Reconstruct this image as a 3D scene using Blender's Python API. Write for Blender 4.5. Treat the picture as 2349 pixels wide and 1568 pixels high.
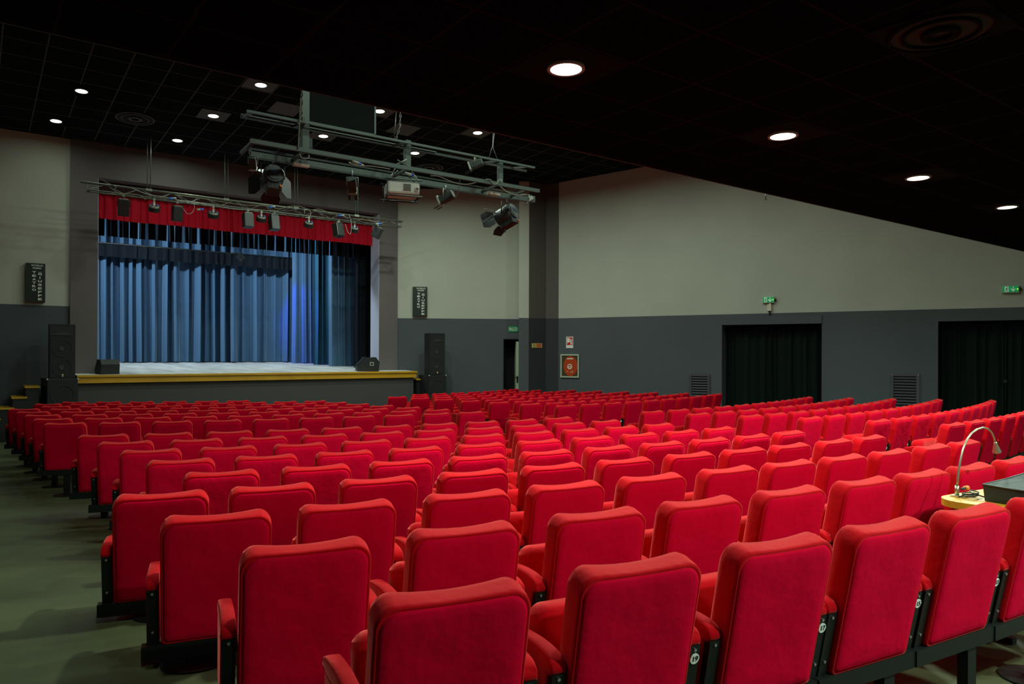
import bpy, bmesh, math, random
from math import sin, cos, pi, radians, sqrt, atan2
from mathutils import Vector, Matrix
random.seed(7)
for o in list(bpy.data.objects): bpy.data.objects.remove(o)
S = bpy.context.scene
COL = S.collection

# ------------------------------------------------------------------ camera
HC = 1.70                       # eye height above the front floor
FPX, ROLL, CX, Y0 = 1677.0, 0.003456, 1174.5, 813.0
PH = radians(36.5); cP, sP = cos(PH), sin(PH)      # room X runs along the stage front, Y towards the stage
cam = bpy.data.objects.new('camera', bpy.data.cameras.new('camera')); COL.objects.link(cam)
cam.data.sensor_width = 36; cam.data.lens = FPX / 2349 * 36
cam.data.shift_y = (Y0 - 784) / 2349
cam.data.clip_start = 0.05; cam.data.clip_end = 200
fwd = Vector((sP, cP, 0)); rgt = Vector((cP, -sP, 0)); up = Vector((0, 0, 1))
R_ = rgt * cos(ROLL) + up * sin(ROLL); U_ = up * cos(ROLL) - rgt * sin(ROLL); B_ = -fwd
cam.matrix_world = Matrix(((R_.x, U_.x, B_.x, 0), (R_.y, U_.y, B_.y, 0), (R_.z, U_.z, B_.z, HC), (0, 0, 0, 1)))
S.camera = cam
# ------------------------------------------------------------------ view and world
S.view_settings.view_transform = 'Standard'; S.view_settings.look = 'None'
S.view_settings.exposure = 0.0; S.view_settings.gamma = 1
S.view_settings.use_curve_mapping = False
W = bpy.data.worlds.new('world'); S.world = W; W.use_nodes = True
W.node_tree.nodes['Background'].inputs[0].default_value = (0.6, 0.75, 0.65, 1)
W.node_tree.nodes['Background'].inputs[1].default_value = 0.006
HOUSE = (0.82, 1.0, 0.86)       # colour of the house lamps
P_MAIN, P_STAGE = 108, 60       # watts of the low and of the high ceiling lamps
P_FLOOD = 50

# ------------------------------------------------------------------ measuring helpers (full 2349x1568 frame)
def ray(px, py):
    u = px - CX; w = py - Y0
    u0 = u * cos(ROLL) + w * sin(ROLL); w0 = -u * sin(ROLL) + w * cos(ROLL)
    x = u0 / FPX
    return Vector((cP * x + sP, -sP * x + cP, -w0 / FPX))
def Z(v): return Vector((v.x, v.y, v.z + HC))
def onY(px, py, Y): r = ray(px, py); return Z(r * (Y / r.y))
def onH(px, py, H): r = ray(px, py); return Z(r * (H / r.z))
def onL(px, py, P, Q):
    r = ray(px, py); n = Vector((-(Q[1] - P[1]), Q[0] - P[0], 0))
    return Z(r * ((n.x * P[0] + n.y * P[1]) / (n.x * r.x + n.y * r.y)))
def camxz(X, Y): return cP * X - sP * Y, sP * X + cP * Y
def ceil_z(Y): return HC + 4.55 + 0.055 * (18.1 - Y)
def onC(px, py):
    r = ray(px, py); t = (4.55 + .055 * 18.1) / (r.z + .055 * r.y); return Z(r * t)
def crest(xc, zc):              # how far the seat tops lie below the eye
    xc = max(-11, min(9, xc)); zc = max(0, min(18.5, zc))
    return .5895 - .00154 * xc + .026676 * zc - .000483 * zc * zc - .00092 * xc * xc - .00061 * xc * zc + .01 * (-2.33 * xc - 1.66) * math.exp(-(xc * xc + zc * zc) / 30)
def floor_z(X, Y):
    xc, zc = camxz(X, Y)
    b = .27 * math.exp(-max(0, xc + 1) ** 2 / 4 - (zc - 2.5) ** 2 / 18)
    return HC - crest(xc, zc) - .86 + b

# ------------------------------------------------------------------ materials
def mat(name, col, rough=.6, metal=0, sheen=0, sheen_tint=None, spec=.5, emit=None, noise=None, bump=None, alpha=None):
    m = bpy.data.materials.new(name); m.use_nodes = True
    nt = m.node_tree; b = nt.nodes['Principled BSDF']
    b.inputs['Base Color'].default_value = (*col, 1); b.inputs['Roughness'].default_value = rough
    b.inputs['Metallic'].default_value = metal; b.inputs['Specular IOR Level'].default_value = spec
    if sheen:
        b.inputs['Sheen Weight'].default_value = sheen; b.inputs['Sheen Roughness'].default_value = .35
        b.inputs['Sheen Tint'].default_value = (*(sheen_tint or (1, 1, 1)), 1)
    if emit: b.inputs['Emission Color'].default_value = (*emit[0], 1); b.inputs['Emission Strength'].default_value = emit[1]
    if noise or bump:
        tc = nt.nodes.new('ShaderNodeTexCoord')
        if noise:
            sc, amt, stretch = noise
            mp = nt.nodes.new('ShaderNodeMapping'); mp.inputs['Scale'].default_value = stretch
            n = nt.nodes.new('ShaderNodeTexNoise'); n.inputs['Scale'].default_value = sc; n.inputs['Detail'].default_value = 4
            nt.links.new(tc.outputs['Object'], mp.inputs[0]); nt.links.new(mp.outputs[0], n.inputs['Vector'])
            r = nt.nodes.new('ShaderNodeMapRange'); r.inputs['From Min'].default_value = .3; r.inputs['From Max'].default_value = .7
            r.inputs['To Min'].default_value = 1 - amt; r.inputs['To Max'].default_value = 1 + amt
            nt.links.new(n.outputs[0], r.inputs['Value'])
            v = nt.nodes.new('ShaderNodeVectorMath'); v.operation = 'SCALE'; v.inputs[0].default_value = col
            nt.links.new(r.outputs[0], v.inputs['Scale']); nt.links.new(v.outputs[0], b.inputs['Base Color'])
        if bump:
            sc, st = bump
            n2 = nt.nodes.new('ShaderNodeTexNoise'); n2.inputs['Scale'].default_value = sc; n2.inputs['Detail'].default_value = 3
            nt.links.new(tc.outputs['Object'], n2.inputs['Vector'])
            bp = nt.nodes.new('ShaderNodeBump'); bp.inputs['Strength'].default_value = st; bp.inputs['Distance'].default_value = .02
            nt.links.new(n2.outputs[0], bp.inputs['Height']); nt.links.new(bp.outputs[0], b.inputs['Normal'])
    return m

def tile_mat(name, col, line, x0, dx, y0, dy, w, rough=.7):
    """ceiling tiles: thin joint lines on a grid of object coordinates"""
    m = mat(name, col, 1.0, spec=.02); nt = m.node_tree; b = nt.nodes['Principled BSDF']
    tc = nt.nodes.new('ShaderNodeTexCoord'); sx = nt.nodes.new('ShaderNodeSeparateXYZ')
    nt.links.new(tc.outputs['Object'], sx.inputs[0])
    def M(op, a, v2=None, c=None):
        n = nt.nodes.new('ShaderNodeMath'); n.operation = op
        for i, q in enumerate((a, v2, c)):
            if q is None: continue
            if isinstance(q, (int, float)): n.inputs[i].default_value = q
            else: nt.links.new(q, n.inputs[i])
        return n.outputs[0]
    def near(s, o, d):
        f = M('FRACT', M('ADD', M('DIVIDE', M('SUBTRACT', s, o), d), 100.5))
        return M('LESS_THAN', M('ABSOLUTE', M('SUBTRACT', f, .5)), w / d / 2)
    a = M('MAXIMUM', near(sx.outputs[0], x0, dx), near(sx.outputs[1], y0, dy))
    mix = nt.nodes.new('ShaderNodeMix'); mix.data_type = 'RGBA'
    mix.inputs[6].default_value = (*col, 1); mix.inputs[7].default_value = (*line, 1)
    nt.links.new(a, mix.inputs[0]); nt.links.new(mix.outputs[2], b.inputs['Base Color'])
    return m

M_RED = mat('red velvet', (.50, .0008, .006), .8, sheen=.85, sheen_tint=(.9, .17, .14), spec=.08, bump=(9, .35))
M_REDP = mat('red velvet back panel', (.60, .0004, .026), .85, sheen=.10, sheen_tint=(1, .03, .12), spec=.04, noise=(2.5, .10, (1, 1, 1)), bump=(14, .25))
M_BLK = mat('black seat steel', (.006, .009, .0075), .45, spec=.3)
M_SCREW = mat('screw zinc', (.5, .52, .48), .35, metal=.8)
M_PLATE = mat('white plate', (.75, .82, .76), .5)
M_INK = mat('black ink', (.01, .01, .01), .6)
M_WLIGHT = mat('pale wall paint', (.41, .425, .355), .85, spec=.2, noise=(.7, .06, (1, 1, 1)), bump=(60, .12))
M_WDARK = mat('slate wall paint', (.074, .084, .090), .8, spec=.25, noise=(.6, .08, (1, 1, 1)), bump=(60, .12))
M_PROS = mat('taupe proscenium paint', (.135, .118, .114), .8, spec=.25, noise=(.8, .08, (1, 1, 1)))
M_PILL = mat('brown grey pillar paint', (.085, .078, .066), .8, spec=.25)
M_PILLD = mat('dark pillar paint', (.030, .033, .036), .8, spec=.25)
M_JAMB = mat('jamb in lavender stage light', (.50, .50, .62), .8)  # the lavender cast of the stage light is put into this colour
M_FLOOR = mat('worn green linoleum', (.064, .076, .032), .55, spec=.3, noise=(1.1, .35, (1, 1, 1)))
M_CMAIN = tile_mat('black ceiling tiles', (.0020, .0022, .0023), (.012, .008, .0075), 2.62, .565, 2.05, .525, .016)
M_CSTG = tile_mat('dark ceiling tiles', (.008, .0105, .0095), (.085, .088, .078), 2.115, .583, 13.516, .633, .020)
M_LINT = mat('grey rim metal', (.25, .27, .24), .5, metal=.3)
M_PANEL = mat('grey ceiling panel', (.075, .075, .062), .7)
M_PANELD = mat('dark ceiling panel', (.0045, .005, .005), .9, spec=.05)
M_LAMP = mat('lit diffuser', (1, 1, 1), .5, emit=((.92, 1, .90), 14))
M_RAILS = mat('grey green painted steel', (.085, .12, .10), .5, metal=.2)
M_RAILD = mat('dark painted steel', (.035, .045, .04), .5, metal=.2)
M_TRUSS = mat('dull truss steel', (.16, .17, .13), .45, metal=.6)
M_BODY = mat('black fixture', (.012, .015, .013), .45)
M_BODYG = mat('dark green grey fixture', (.035, .048, .042), .45)
M_SILV = mat('grey fixture plate', (.42, .46, .38), .45, metal=.3)
M_BLUE = mat('blue plastic', (.02, .13, .55), .5)
M_ORNG = mat('orange plastic', (.8, .22, .03), .5)
M_CREAM = mat('cream plastic', (.62, .56, .42), .5)
M_PROJ = mat('off-white projector', (.62, .66, .56), .5)
M_CABLE = mat('olive cable', (.15, .15, .08), .6)
M_CABLEK = mat('black cable', (.02, .025, .02), .5)
M_CABLEG = mat('pale cable', (.30, .32, .26), .6)
M_CHAIN = mat('chain steel', (.2, .22, .2), .4, metal=.8)
M_SPK = mat('black speaker', (.007, .010, .010), .6, bump=(200, .1))
M_SPKG = mat('speaker grille', (.008, .010, .009), .75)
M_SPKR = mat('speaker cone rim', (.030, .036, .032), .5)
M_YEL = mat('yellow varnished wood', (.55, .29, .012), .45, noise=(2, .12, (1, 8, 1)))
M_STFRONT = mat('dark stage front', (.062, .058, .055), .8)
M_STFLOOR = mat('scuffed stage boards', (.62, .62, .60), .6, noise=(3, .25, (1, .25, 1)))
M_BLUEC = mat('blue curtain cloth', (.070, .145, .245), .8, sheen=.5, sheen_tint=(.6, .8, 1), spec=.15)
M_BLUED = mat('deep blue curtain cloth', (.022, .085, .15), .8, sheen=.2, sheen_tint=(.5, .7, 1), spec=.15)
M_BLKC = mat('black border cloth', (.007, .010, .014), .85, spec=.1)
M_DRAPE = mat('black door curtain', (.0045, .010, .0075), .8, sheen=.06, sheen_tint=(.4, 1, .6), spec=.1)
M_VAL = mat('crimson valance cloth', (.42, .002, .015), .75, sheen=.3, sheen_tint=(1, .2, .2), spec=.15)
M_VSHADE = mat('dark maroon pelmet', (.045, .012, .014), .8)
M_GREEN = mat('green sign', (.005, .22, .065), .5, emit=((.01, .5, .14), .25))
M_WSIGN = mat('white sign', (.62, .8, .66), .5, emit=((.6, 1, .7), .18))
M_GREENP = mat('green plate', (.004, .25, .085), .5)
M_WHITEP = mat('white plate print', (.72, .76, .66), .5)
M_LED = mat('green pilot light', (.2, .9, .05), .5, emit=((.25, 1, .03), 1.5))
M_SIGNB = mat('dark sign board', (.014, .022, .017), .4)
M_REDS = mat('red sign', (.52, .006, .006), .5)
M_YELS = mat('yellow sign', (.62, .48, .14), .5)
M_ORED = mat('orange red hose reel', (.42, .045, .004), .45)
M_DKBR = mat('dark olive cabinet', (.045, .030, .006), .6)
M_FRAME = mat('pale green white frame', (.42, .52, .38), .5)
M_VENT = mat('grey violet vent', (.050, .048, .058), .6)
M_HOLE = mat('dark void', (.003, .003, .004), .9)
M_CONS = mat('dark cloth cover', (.016, .030, .025), .75, sheen=.15, bump=(30, .15))
M_LAMPG = mat('brushed brass steel', (.50, .48, .33), .3, metal=.85)
M_DUCT = mat('dark duct sheet', (.0035, .006, .005), .7, spec=.1)
M_DOORL = mat('pale door edge', (.48, .58, .38), .5)

# ------------------------------------------------------------------ mesh helpers
class MB:
    """collects solids, built as ONE mesh object"""
    def __init__(s): s.v = []; s.f = []; s.m = []; s.mats = []; s.sm = []
    def mi(s, m):
        if m not in s.mats: s.mats.append(m)
        return s.mats.index(m)
    def add(s, vs, fs, m, smooth=False, T=None):
        n = len(s.v); i = s.mi(m)
        for v in vs:
            v = Vector(v); s.v.append(T @ v if T else v)
        for f in fs: s.f.append([a + n for a in f]); s.m.append(i); s.sm.append(smooth)
    def box(s, x0, x1, y0, y1, z0, z1, m, T=None, tx=0, ty=0):
        # tx, ty: how much narrower the top is on each side
        v = [(x0, y0, z0), (x1, y0, z0), (x1, y1, z0), (x0, y1, z0), (x0 + tx, y0 + ty, z1), (x1 - tx, y0 + ty, z1), (x1 - tx, y1 - ty, z1), (x0 + tx, y1 - ty, z1)]
        s.add(v, [(3, 2, 1, 0), (4, 5, 6, 7), (0, 1, 5, 4), (1, 2, 6, 5), (2, 3, 7, 6), (3, 0, 4, 7)], m, False, T)
    def cbox(s, x0, x1, y0, y1, z0, z1, m, c=.01, T=None):
        # box with chamfered edges
        b = bmesh.new(); bmesh.ops.create_cube(b, size=1)
        for v in b.verts: v.co = Vector(((x0 + x1) / 2 + v.co.x * (x1 - x0), (y0 + y1) / 2 + v.co.y * (y1 - y0), (z0 + z1) / 2 + v.co.z * (z1 - z0)))
        bmesh.ops.bevel(b, geom=b.edges[:], offset=c, segments=2, affect='EDGES', profile=.6)
        b.verts.index_update(); s.add([v.co.copy() for v in b.verts], [[v.index for v in f.verts] for f in b.faces], m, False, T); b.free()
    def tube(s, pts, r, m, n=8, T=None, cap=True):
        pts = [Vector(p) for p in pts]; rings = []
        rr = r if isinstance(r, (list, tuple)) else [r] * len(pts)
        prev = None
        for i, p in enumerate(pts):
            d = (pts[min(i + 1, len(pts) - 1)] - pts[max(i - 1, 0)]).normalized()
            if prev is None:
                a = Vector((0, 0, 1)) if abs(d.z) < .9 else Vector((1, 0, 0)); x = d.cross(a).normalized()
            else: x = (prev - d * prev.dot(d)).normalized()
            prev = x; y = d.cross(x)
            rings.append([p + (x * cos(2 * pi * k / n) + y * sin(2 * pi * k / n)) * rr[i] for k in range(n)])
        v = [q for g in rings for q in g]; f = []
        for i in range(len(pts) - 1):
            for k in range(n): f.append((i * n + k, i * n + (k + 1) % n, (i + 1) * n + (k + 1) % n, (i + 1) * n + k))
        if cap: f += [tuple(range(n))[::-1], tuple((len(pts) - 1) * n + k for k in range(n))]
        s.add(v, f, m, True, T)
    def bar(s, a, b, w, h, m, T=None):
        """rectangular bar between two points, h measured upwards"""
        a = Vector(a); b = Vector(b); d = (b - a).normalized(); x = d.cross(Vector((0, 0, 1)))
        x = Vector((1, 0, 0)) if x.length < .01 else x.normalized(); y = x.cross(d).normalized()
        v = [p + x * i * w / 2 + y * j * h / 2 for p in (a, b) for i, j in ((-1, -1), (1, -1), (1, 1), (-1, 1))]
        s.add(v, [(0, 1, 2, 3), (7, 6, 5, 4), (0, 4, 5, 1), (1, 5, 6, 2), (2, 6, 7, 3), (3, 7, 4, 0)], m, False, T)
    def disc(s, c, r, m, axis='z', n=24, h=.0, T=None, r2=None):
        """short cylinder (or ring when r2 is given) centred on c with height h along axis"""
        A = {'z': lambda a, q, t: (a, q, t), 'y': lambda a, q, t: (a, t, q), 'x': lambda a, q, t: (t, a, q)}[axis]
        v = []; f = []
        rs = (r,) if r2 is None else (r, r2)
        for rad in rs:
            for t in (-h / 2, h / 2):
                for k in range(n):
                    p = A(rad * cos(2 * pi * k / n), rad * sin(2 * pi * k / n), t); v.append((c[0] + p[0], c[1] + p[1], c[2] + p[2]))
        for k in range(n):
            k2 = (k + 1) % n
            f.append((k, k2, n + k2, n + k))
            if r2 is not None:
                f.append((2 * n + k2, 2 * n + k, 3 * n + k, 3 * n + k2)); f.append((k, 2 * n + k, 2 * n + k2, k2)); f.append((n + k, n + k2, 3 * n + k2, 3 * n + k))
        if r2 is None: f += [tuple(range(n)), tuple(range(n, 2 * n))]
        s.add(v, f, m, False, T)
    def ball(s, c, r, m, T=None, sc=(1, 1, 1), n=12):
        v = []; f = []
        for i in range(1, n // 2):
            for k in range(n):
                a = pi * i / (n // 2); b = 2 * pi * k / n
                v.append((c[0] + r * sin(a) * cos(b) * sc[0], c[1] + r * sin(a) * sin(b) * sc[1], c[2] + r * cos(a) * sc[2]))
        t = len(v); v += [(c[0], c[1], c[2] + r * sc[2]), (c[0], c[1], c[2] - r * sc[2])]
        R = n // 2 - 1
        for i in range(R - 1):
            for k in range(n): f.append((i * n + k, (i + 1) * n + k, (i + 1) * n + (k + 1) % n, i * n + (k + 1) % n))
        for k in range(n): f.append((t, k, (k + 1) % n)); f.append((t + 1, (R - 1) * n + (k + 1) % n, (R - 1) * n + k))
        s.add(v, f, m, True, T)
    def mesh(s, name):
        me = bpy.data.meshes.new(name); me.from_pydata([tuple(v) for v in s.v], [], s.f)
        for m in s.mats: me.materials.append(m)
        me.polygons.foreach_set('material_index', s.m); me.polygons.foreach_set('use_smooth', s.sm)
        b = bmesh.new(); b.from_mesh(me); bmesh.ops.recalc_face_normals(b, faces=b.faces[:]); b.to_mesh(me); b.free()
        me.update(); return me
    def build(s, name, parent=None, loc=None, M=None):
        return link(s.mesh(name), name, parent, loc, M)
def link(me, name, parent=None, loc=None, M=None):
    o = bpy.data.objects.new(name, me); COL.objects.link(o)
    if parent: o.parent = parent
    if M is not None: o.matrix_basis = M
    if loc is not None: o.location = loc
    return o
def tag(o, label, cat, group=None, kind=None):
    o['label'] = label; o['category'] = cat
    if group: o['group'] = group
    if kind: o['kind'] = kind
    return o
def thing(name, label, cat, loc=(0, 0, 0), rz=0, group=None, M=None):
    o = bpy.data.objects.new(name, None); COL.objects.link(o); o.empty_display_size = .1
    if M is not None: o.matrix_basis = M
    else: o.location = loc; o.rotation_euler = (0, 0, rz)
    return tag(o, label, cat, group)
def struct(o): o['kind'] = 'structure'; return o
def text_mesh(body, size, m, name, ext=.001, sx=1.0, ls=1.0, bold=0):
    cu = bpy.data.curves.new(name, 'FONT'); cu.body = body; cu.size = size; cu.extrude = ext
    cu.align_x = 'CENTER'; cu.align_y = 'CENTER'; cu.space_line = ls; cu.offset = bold; cu.resolution_u = 4
    o = bpy.data.objects.new(name, cu); COL.objects.link(o)
    bpy.context.view_layer.update()
    me = bpy.data.meshes.new_from_object(o.evaluated_get(bpy.context.evaluated_depsgraph_get()))
    bpy.data.objects.remove(o); me.name = name; me.materials.clear(); me.materials.append(m)
    # stand the lettering up: local x right, z up, reads from -y
    me.transform(Matrix.Rotation(pi / 2, 4, 'X') @ Matrix.Diagonal((sx, 1, 1, 1)))
    return me
def fit_text(body, w, h, m, name='lettering', bold=.01):
    me = text_mesh(body, 1, m, name, .01, 1, 1, bold)
    xs = [v.co.x for v in me.vertices]; zs = [v.co.z for v in me.vertices]
    a, c, d, e = min(xs), max(xs), min(zs), max(zs)
    me.transform(Matrix.Diagonal((w / (c - a), .1, h / (e - d), 1)) @ Matrix.Translation((-(a + c) / 2, 0, -(d + e) / 2))); return me
def text_on(me, o, x, z, y, name='lettering'):
    t = link(me, name, o); t.location = (x, y, z); return t
def wallM(p, t):
    """frame on a wall: x along the wall (viewer's right), y into the wall, z up"""
    t = Vector((t[0], t[1], 0)).normalized(); n = Vector((-t.y, t.x, 0))
    return Matrix(((t.x, n.x, 0, p[0]), (t.y, n.y, 0, p[1]), (0, 0, 1, p[2]), (0, 0, 0, 1)))

# ------------------------------------------------------------------ lamps' light
def lamp_light(p, power, size=.17, name='lamp_light', parent=None, spread=172, col=HOUSE):
    l = bpy.data.lights.new(name, 'AREA'); l.shape = 'DISK'; l.size = size; l.energy = power; l.color = col; l.spread = radians(spread)
    o = bpy.data.objects.new(name, l); COL.objects.link(o); o.location = p
    if parent: o.parent = parent
    return o
STAGE_LAMPS = [(4.155, 13.2, .55), (6.487, 13.2, .9), (8.82, 13.2, 1.4), (1.58, 15.15, .16), (3.84, 15.15, .3), (6.1, 15.12, .6), (8.33, 15.1, 1.3), (1.34, 17.03, .08), (3.57, 17.0, .22)]
FILL_LAMPS = [(4.155, 10.7, .3), (8.82, 10.7, .9), (11.1, 10.7, .7), (4.155, 8.2, .45), (6.487, 8.2, .55), (11.1, 8.2, .6), (4.155, 6.1, .5), (6.487, 6.1, .8), (8.82, 6.1, .8), (11.1, 6.1, .6)]  # added fill above the ceiling edge, unseen, to brighten seats and rig
MAIN_LAMPS = [(2.902, 3.38, .85), (5.162, 3.38, 1.0), (7.422, 3.38, 1.0), (9.70, 3.42, 1.0), (.60, 3.38, .14), (12.0, 3.4, .7), (2.9, -.9, 1.0), (5.16, -.9, 1.2), (7.42, -.9, .9), (9.7, -.9, .6)]  # those behind the viewer and past the right edge are added fill
# (their builders follow the ceiling below)

# ------------------------------------------------------------------ room shell
EDGE = 4.72
Hb = HC + .995
gx = [-3 + i * .5 for i in range(49)]; gy = [-2.5 + i * .5 for i in range(52)]
fv = [(x, y, floor_z(x, y)) for y in gy for x in gx]; n = len(gx)
ff = [(j * n + i, j * n + i + 1, (j + 1) * n + i + 1, (j + 1) * n + i) for j in range(len(gy) - 1) for i in range(n - 1)]
b = MB(); b.add(fv, ff, M_FLOOR, True); struct(b.build('floor'))

def wall(name, segs, parent=None):
    """segs: (p, q, top_p, top_q, low material, high material)"""
    b = MB()
    for p, q, a, c, ml, mh in segs:
        b.add([(p[0], p[1], -.6), (q[0], q[1], -.6), (q[0], q[1], Hb), (p[0], p[1], Hb)], [(0, 1, 2, 3)], ml)
        b.add([(p[0], p[1], Hb), (q[0], q[1], Hb), (q[0], q[1], c), (p[0], p[1], a)], [(0, 1, 2, 3)], mh)
    o = b.build(name); struct(o); return o
YP = 18.1
OL, OR_ = 2.2, 8.885            # opening of the stage
OT = HC + 3.80                  # its top
pl = onY(160, 700, YP).x; pr = onY(910, 729, YP).x
top = ceil_z(YP) + .02
STT = HC - .455                 # stage floor at the front
PR = (12.9, 15.3); PQ = (17.0, 5.9); wd = Vector((PQ[0] - PR[0], PQ[1] - PR[1], 0)).normalized()
def wr(t): return (PR[0] + wd.x * t, PR[1] + wd.y * t)
def tR(px, py=800): p = onL(px, py, PR, PQ); return (Vector((p.x - PR[0], p.y - PR[1], 0))).dot(wd)
# front wall: plain left part, slightly proud taupe proscenium, plain right part running towards the pillar
SEG_R = ((pr, YP), (12.45, 16.22))
segd = Vector((SEG_R[1][0] - SEG_R[0][0], SEG_R[1][1] - SEG_R[0][1], 0)).normalized()
dA = onL(1156, 778, *SEG_R); dB = onL(1192, 778, *SEG_R)
DT = dA.z
b = MB()
def quad(b, p, q, z0, z1, m, z2=None): b.add([(p[0], p[1], z0), (q[0], q[1], z0), (q[0], q[1], z2 or z1), (p[0], p[1], z1)], [(0, 1, 2, 3)], m)
quad(b, (-1.5, YP), (pl, YP), -.6, Hb, M_WDARK); quad(b, (-1.5, YP), (pl, YP), Hb, top, M_WLIGHT)
quad(b, SEG_R[0], dA, -.6, Hb, M_WDARK); quad(b, dB, SEG_R[1], -.6, Hb, M_WDARK); quad(b, dA, dB, DT, Hb, M_WDARK)
quad(b, SEG_R[0], SEG_R[1], Hb, top, M_WLIGHT, ceil_z(16.2) + .02)
yf = YP - .05
for x0, x1, z0, z1 in ((pl, OL, -.6, top), (OR_, pr, -.6, top), (OL, OR_, OT, top)):
    b.box(x0, x1, yf, YP + .45, z0, z1, M_PROS)
struct(b.build('wall_front'))
# reveal right and left of the opening, lavender stage light put into its colour
b = MB(); b.box(OR_ - .012, OR_ - .001, YP - .03, YP + .47, STT - .1, OT - .01, M_JAMB); struct(b.build('trim_1'))
b = MB(); b.box(OL + .001, OL + .012, YP - .03, YP + .47, STT - .1, OT - .01, M_JAMB); struct(b.build('trim_2'))
# pillar between front and right wall
p_ = onH(1190, 728.6, .995); P1 = (p_.x, p_.y); P2 = (12.15, 15.66); P3 = (12.716, 15.62)
tz = ceil_z(15.6)
wall('wall_pillar', [(SEG_R[1], P1, tz, tz, M_WDARK, M_WLIGHT), (P1, P2, tz, tz, M_WDARK, M_WLIGHT), (P2, P3, tz, tz, M_PILLD, M_PILL), (P3, PR, tz, tz, M_PILLD, M_PILL)])
# right wall with two curtained doorways
d1, d2, d3 = tR(1656), tR(1885), tR(2152); d4 = d3 + 2.5
LEN = 22.5
tE = (PR[1] - EDGE) / -wd.y     # where the low ceiling starts along the wall
HD = HC + .735; HTP = HC + .925
b = MB()
def zc_(t): return ceil_z(wr(t)[1]) + .02
for a, c in ((0, d1), (d2, d3), (d4, LEN)): quad(b, wr(a), wr(c), -.6, Hb, M_WDARK)
for a, c in ((d1, d2), (d3, d4)): quad(b, wr(a), wr(c), HD, Hb, M_WDARK)
b.add([(*wr(0), Hb), (*wr(tE), Hb), (*wr(tE), zc_(tE)), (*wr(0), zc_(0))], [(0, 1, 2, 3)], M_WLIGHT)
quad(b, wr(tE), wr(LEN), Hb, HC + 1.77, M_WLIGHT)
nrm = Vector((-wd.y, wd.x, 0))
for a, c in ((d1, d2), (d3, d4)):   # deep reveals
    p, q = wr(a), wr(c); D = .75
    pb = (p[0] + nrm.x * D, p[1] + nrm.y * D); qb = (q[0] + nrm.x * D, q[1] + nrm.y * D)
    quad(b, p, pb, -.6, HD, M_WDARK); quad(b, q, qb, -.6, HD, M_WDARK); quad(b, pb, qb, -.6, HD, M_HOLE)
    b.add([(*p, HD), (*q, HD), (*qb, HD), (*pb, HD)], [(0, 1, 2, 3)], M_HOLE)
struct(b.build('wall_right'))
# raised header boards above the doorways
for k, (a, c) in enumerate(((d1, d2), (d3, d4))):
    b = MB(); b.box(0, c - a, -.025, -.001, 0, HTP - HD, M_WDARK)
    struct(b.build('trim_%d' % (3 + k), M=wallM((*wr(a), HD), wd)))
e = wr(LEN)
b = MB(); quad(b, (-1.5, -2.3), (-1.5, EDGE), -.6, HC + 1.77, M_WDARK); quad(b, (-1.5, EDGE), (-1.5, YP), -.6, Hb, M_WDARK)
b.add([(-1.5, EDGE, Hb), (-1.5, YP, Hb), (-1.5, YP, ceil_z(YP)), (-1.5, EDGE, ceil_z(EDGE))], [(0, 1, 2, 3)], M_WLIGHT)
struct(b.build('wall_left'))
b = MB(); quad(b, (-1.5, -2.3), (21, -2.3), -.6, HC + 1.77, M_WDARK); struct(b.build('wall_back'))
# low ceiling, bulkhead, high ceiling
b = MB()
b.box(-1.6, 21, -2.4, EDGE, HC + 1.75, HC + 1.85, M_CMAIN)
b.box(-1.6, 21, EDGE - .12, EDGE - .02, HC + 1.85, ceil_z(EDGE) + .1, M_CMAIN)
c_main = struct(b.build('ceiling'))
b = MB(); b.tube([(-1.6, EDGE + .006, HC + 1.752), (19, EDGE + .006, HC + 1.752)], .006, M_PANEL, 6); struct(b.build('trim_5'))
b = MB()
b.add([(-1.6, EDGE - .1, ceil_z(EDGE - .1)), (19.5, EDGE - .1, ceil_z(EDGE - .1)), (19.5, YP + .3, ceil_z(YP + .3)), (-1.6, YP + .3, ceil_z(YP + .3))], [(0, 1, 2, 3)], M_CSTG)
struct(b.build('ceiling_stage'))

# side door by the pillar
D = MB(); L = (Vector((dB.x, dB.y, 0)) - Vector((dA.x, dA.y, 0))).length
Md = wallM((dA.x, dA.y, 0), segd)
D.box(-.02, 0, 0, .55, -.5, DT, M_PILLD); D.box(L, L + .02, 0, .55, -.5, DT, M_PILLD); D.box(0, L, 0, .55, DT, DT + .02, M_PILLD); D.box(0, L, .55, .57, -.5, DT, M_HOLE)
dr = struct(D.build('door_1', M=Md))
e1 = onL(1184, 790, *SEG_R); dx = (Vector((e1.x - dA.x, e1.y - dA.y, 0))).dot(segd)
b = MB(); b.box(dx, dx + .075, .02, .50, -.4, DT - .06, M_DOORL); dl = b.build('door_leaf', dr)
b = MB(); hz = onL(1186, 868, *SEG_R).z
b.box(dx + .02, dx + .055, .005, .02, hz - .11, hz + .07, M_BLK); b.bar((dx + .04, -.02, hz + .04), (dx + .04, .02, hz + .04), .02, .02, M_BLK); b.bar((dx - .05, -.02, hz + .04), (dx + .05, -.02, hz + .04), .015, .02, M_BLK)
b.build('door_handle', dl)

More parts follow.
